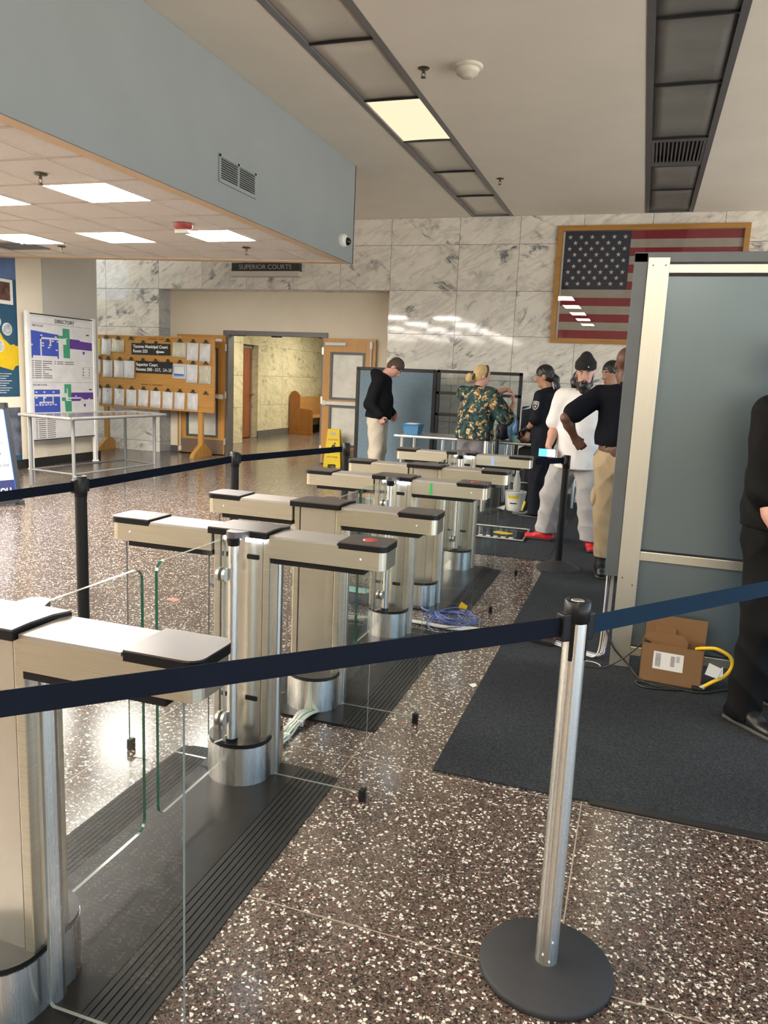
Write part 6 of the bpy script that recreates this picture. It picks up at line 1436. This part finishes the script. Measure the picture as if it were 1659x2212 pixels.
person('person', 'uniformed officer with a black ponytail and shoulder patch, working at the bags', -.985, 8.83, math.radians(72), 1.70, 1.08, .03, 'skin_tan', head=(math.radians(12), math.radians(10), 0), lean=math.radians(4),
       arms={'l': dict(elbow=(-1.10, 8.66, 1.10), wrist=(-1.20, 8.80, 1.005), hand=(-.6, .6, -.35), palm=(.2, .2, -1), curl=.5, thumb=(.3, .6, 0)), 'r': dict(elbow=(-1.02, 9.10, 1.10), wrist=(-1.20, 9.20, 1.0), hand=(-.8, .3, -.3), palm=(0, 0, -1), curl=.5)},
       shirt=dict(m='uniform', sleeve='short', len=.88, hem=.90, loose=.030, fold=.004, parts=patch, collar=1.485), pants=dict(m='uniform', loose=.030, fold=.010), hair=pony, extra=gloves, zfloor=.007,
       feet={'l': dict(ankle=(-1.04, 8.74, .09), toe=(-.9, .25, 0)), 'r': dict(ankle=(-.98, 8.98, .09), toe=(-.9, .4, 0))})
# 4 bearded man in white tee
def beanie(c):
    Hd, Rh, s = c['Hd'], c['Rh'], c['s']; S = SDF()
    S.ell(Hd(0, -.01, .165), V(.092, .108, .090) * s, Rh, .03); S.cap(Hd(0, -.018, .205), Hd(0, -.03, .252), .080 * s, .050 * s, .05)
    h = np_obj('beanie', S.mesh(c['vox'] * .8, [(Hd(0, 0, .155), -(Rh @ unit(V(0, .12, 1))))], fold=.0012), 'knit', c['t'])
    S = SDF().ecap(Hd(0, -.006, .166), Hd(0, -.012, .200), Rh @ V(1, 0, 0), (.099 * s, .115 * s), (.097 * s, .113 * s), .02); np_obj('cuff', S.mesh(c['vox'] * .8, [(Hd(0, 0, .146), -(Rh @ unit(V(0, .12, 1)))), (Hd(0, 0, .208), Rh @ unit(V(0, .12, 1)))]), 'knit', h)
    obj('cuff_tag', MB().box(Vector(Hd(-.03, .110, .18)) - Vector((.005, .005, .005)), Vector(Hd(-.03, .110, .18)) + Vector((.005, .005, .005))), 'wtext', h)
    S = SDF(); S.ell(Hd(.055, -.085, .045), V(.055, .06, .085) * s, Rh, .02); S.ell(Hd(.085, -.09, .0), V(.05, .05, .07) * s, Rh, .02); np_obj('hair', S.mesh(c['vox'] * .8, fold=.008, fs=3.), 'hair_black', c['t'])
def full_beard(c):
    Hd, Rh, s = c['Hd'], c['Rh'], c['s']; S = SDF()
    S.ell(Hd(0, .050, .002), V(.066, .058, .046) * s, Rh, .02); S.cap(Hd(0, .075, -.01), Hd(0, .085, -.085), .056 * s, .030 * s, .03)
    for sd in (-1, 1): S.cap(Hd(sd * .068, .015, .095), Hd(sd * .058, .045, .01), .009 * s, .024 * s, .02); S.cap(Hd(sd * .008, .112, .054), Hd(sd * .034, .098, .030), .0075 * s, .011 * s, .010)
    S.ell(Hd(0, .122, .034), V(.022, .022, .0085) * s, Rh, .006, '-')
    np_obj('beard', S.mesh(.005, fold=.005, fs=4.), 'hair_black', c['t'])
person('person', 'big bearded man in a black knit cap, white tee, grey sweatpants and red shoes', -.515, 7.42, math.radians(168), 1.725, 1.07, .085, 'skin_pink', head=(math.radians(14), math.radians(9), 0), lean=math.radians(1.5), fat=1.16,
       arms={'r': dict(elbow=(-.748, 7.40, 1.12), wrist=(-.785, 7.26, .94), hand=(.1, -.15, -1), palm=(.8, .5, 0), curl=.7, thumb=(.2, -1, 0)), 'l': dict(elbow=(-.26, 7.45, 1.12), wrist=(-.25, 7.33, .93), hand=(0, -.2, -1), palm=(-1, 0, 0), curl=.6)},
       shirt=dict(m='tee', sleeve='short', len=.80, hem=.755, loose=.042, fold=.007, flare=.95, collar=1.475), pants=dict(m='sweats', loose=.045, fold=.013, kn=1.25, an=1.3, rise=.02, cutz=.085), shoes='shoe_red',
       feet={'r': dict(ankle=(-.775, 7.50, .09), toe=(-1, .06, 0), bend=(-.03, -.03, 0)), 'l': dict(ankle=(-.335, 7.30, .09), toe=(.12, -1, 0), bend=(.0, -.02, 0))}, hair=beanie, beard=full_beard)
t = thing('mobile_phone', 'phone with a glowing blue and violet screen in the bearded man\'s hand', 'phone', (-.80, 7.20, .86))
obj('phone_body', MB().box((-.865, 7.190, .845), (-.705, 7.200, .925), bev=.003), 'blackplastic', t); obj('phone_screen', MB().box((-.860, 7.187, .85), (-.785, 7.190, .92)), 'phone', t); obj('phone_screen', MB().box((-.785, 7.187, .85), (-.710, 7.190, .92)), 'phone2', t)
# 5 man in black polo and khaki
def bald(c): pass
def cargo(c):
    hip, knee, ank, toe = c['leg']['l']; p_ = hip * .42 + knee * .58 + V(-.085, .015, -.02)
    S = SDF().ell(p_, V(.035, .07, .09)); np_obj('cargo_pocket', S.mesh(.008, fold=.003), 'khaki', c['t'])
    S = SDF().ecap(c['U'](0, -.02, 1.462), c['U'](0, -.012, 1.51), c['XR'], (.078, .078), (.066, .066), .01); np_obj('polo_collar', S.mesh(.006, [(c['U'](0, 0, 1.508), V(0, 0, 1))]), 'polo', c['t'])
person('person', 'bald man in a black polo and khaki trousers, seen from behind with hand on hip', -.105, 6.22, math.radians(-8), 1.79, 1.13, .035, 'skin_dark', head=(math.radians(-4), 0, 0), boot=.22,
       arms={'l': dict(elbow=(-.545, 6.12, 1.255), wrist=(-.475, 6.20, 1.105), hand=(.55, .1, -.7), palm=(.2, 1, -.3), curl=.95, thumb=(.5, 0, .8)), 'r': dict()},
       shirt=dict(m='polo', sleeve='short', len=.76, hem=1.03, loose=.030, fold=.003, collar=1.475), pants=dict(m='khaki', loose=.020, fold=.010, belt=True, loops=True, top=1.075, an=1.15, rise=.06, cutz=.165), hair=bald, extra=cargo, eyes=True, hoff=(-.035, 0, 0),
       feet={'l': dict(ankle=(-.185, 6.24, .09), toe=(-.12, 1, 0)), 'r': dict(ankle=(.03, 6.26, .09), toe=(.15, 1, 0))})
# 6 person mostly hidden
person('person', 'dark haired person mostly hidden behind the bald man', -.30, 8.35, math.radians(120), 1.75, 1.0, .02, 'skin_tan', head=(math.radians(15), math.radians(12), 0), shirt=dict(m='blackcloth', sleeve='short', len=.8, hem=.9, loose=.03), pants=dict(m='blackcloth'), hair=cap_hair('hair_black'))
# 7 person at the right edge
def radio(c): pass
person('person', 'person in black work shirt, trousers and shoes cut off by the right edge', .655, 3.80, math.radians(-128), 1.76, 1.14, .05, 'skin_pink', head=(0, 0, 0),
       arms={'r': dict(elbow=(.545, 3.60, 1.07), wrist=(.615, 3.50, .88), hand=(.3, -.3, -.9), palm=(.3, .8, 0), curl=.5), 'l': dict()},
       shirt=dict(m='blackcloth', sleeve='short', len=.93, hem=.91, loose=.034, fold=.010), pants=dict(m='blackcloth', loose=.024, fold=.013, belt=True, top=.98, an=1.2, kn=1.1), hair=cap_hair('hair_brown'),
       feet={'r': dict(ankle=(.565, 3.69, .09), toe=(.66, -.75, 0)), 'l': dict(ankle=(.74, 3.98, .09), toe=(.8, -.5, 0))})
# ------------------------------------------------------------------ light and camera
W = bpy.data.worlds.new('daylight'); SC.world = W; W.use_nodes = True
nt = W.node_tree; bg = nt.nodes['Background']
g = nt.nodes.new('ShaderNodeTexCoord'); sx = nt.nodes.new('ShaderNodeSeparateXYZ'); lk(nt, g.outputs['Generated'], sx.inputs[0])
rp = ramp(nt, sx.outputs[2], [(.0, (1., .95, .87)), (.02, (.44, .72, 1.))])     # warm bright lower half added to light the ceiling, blue sky above
st = ramp(nt, sx.outputs[2], [(.0, (1., 1., 1.)), (.02, (.56, .56, .56))])
lk(nt, rp.outputs[0], bg.inputs[0]); mu = nt.nodes.new('ShaderNodeMath'); mu.operation = 'MULTIPLY'; mu.inputs[1].default_value = 4.2
lk(nt, st.outputs[0], mu.inputs[0]); lk(nt, mu.outputs[0], bg.inputs[1])
def strip_lamp(x, y0, y1, power, col):
    ld = bpy.data.lights.new('strip_lamp', 'AREA'); ld.shape = 'RECTANGLE'; ld.size = .5; ld.size_y = y1 - y0; ld.energy = power; ld.color = col
    o = bpy.data.objects.new('strip_lamp', ld); COL.objects.link(o); o.location = (x, (y0 + y1) / 2, CZ + .01)
for x in (-2.37, .105):
    for y in (-9.5, -7.1, -4.7, -2.3, .1): strip_lamp(x, y, y + 1.15, 40, (1., .88, .70))
cd = bpy.data.cameras.new('camera'); cam = bpy.data.objects.new('camera', cd); COL.objects.link(cam); SC.camera = cam
yaw, pit, roll = -0.314191619, 0.172571040, -0.0438227015
fw = Vector((math.sin(yaw) * math.cos(pit), math.cos(yaw) * math.cos(pit), -math.sin(pit))); rt = Vector((math.cos(yaw), -math.sin(yaw), 0)); dn = fw.cross(rt)
r2 = rt * math.cos(roll) + dn * math.sin(roll); d2 = dn * math.cos(roll) - rt * math.sin(roll)
cam.matrix_world = Matrix(((r2.x, -d2.x, -fw.x, 0), (r2.y, -d2.y, -fw.y, 0), (r2.z, -d2.z, -fw.z, 1.5), (0, 0, 0, 1)))
cd.sensor_fit = 'VERTICAL'; cd.sensor_height = 36; cd.lens = 36 * 1662 / 2212; cd.clip_start = .02; cd.clip_end = 100
vs = SC.view_settings; vs.view_transform = 'Standard'; vs.look = 'None'; vs.gamma = 1; vs.use_curve_mapping = False; vs.exposure = 0.35
cy = SC.cycles; cy.use_denoising = True; cy.max_bounces = 8; cy.diffuse_bounces = 3; cy.glossy_bounces = 4; cy.transmission_bounces = 6; cy.transparent_max_bounces = 20; cy.adaptive_threshold = .02; cy.caustics_reflective = False; cy.caustics_refractive = False; cy.sample_clamp_indirect = 6
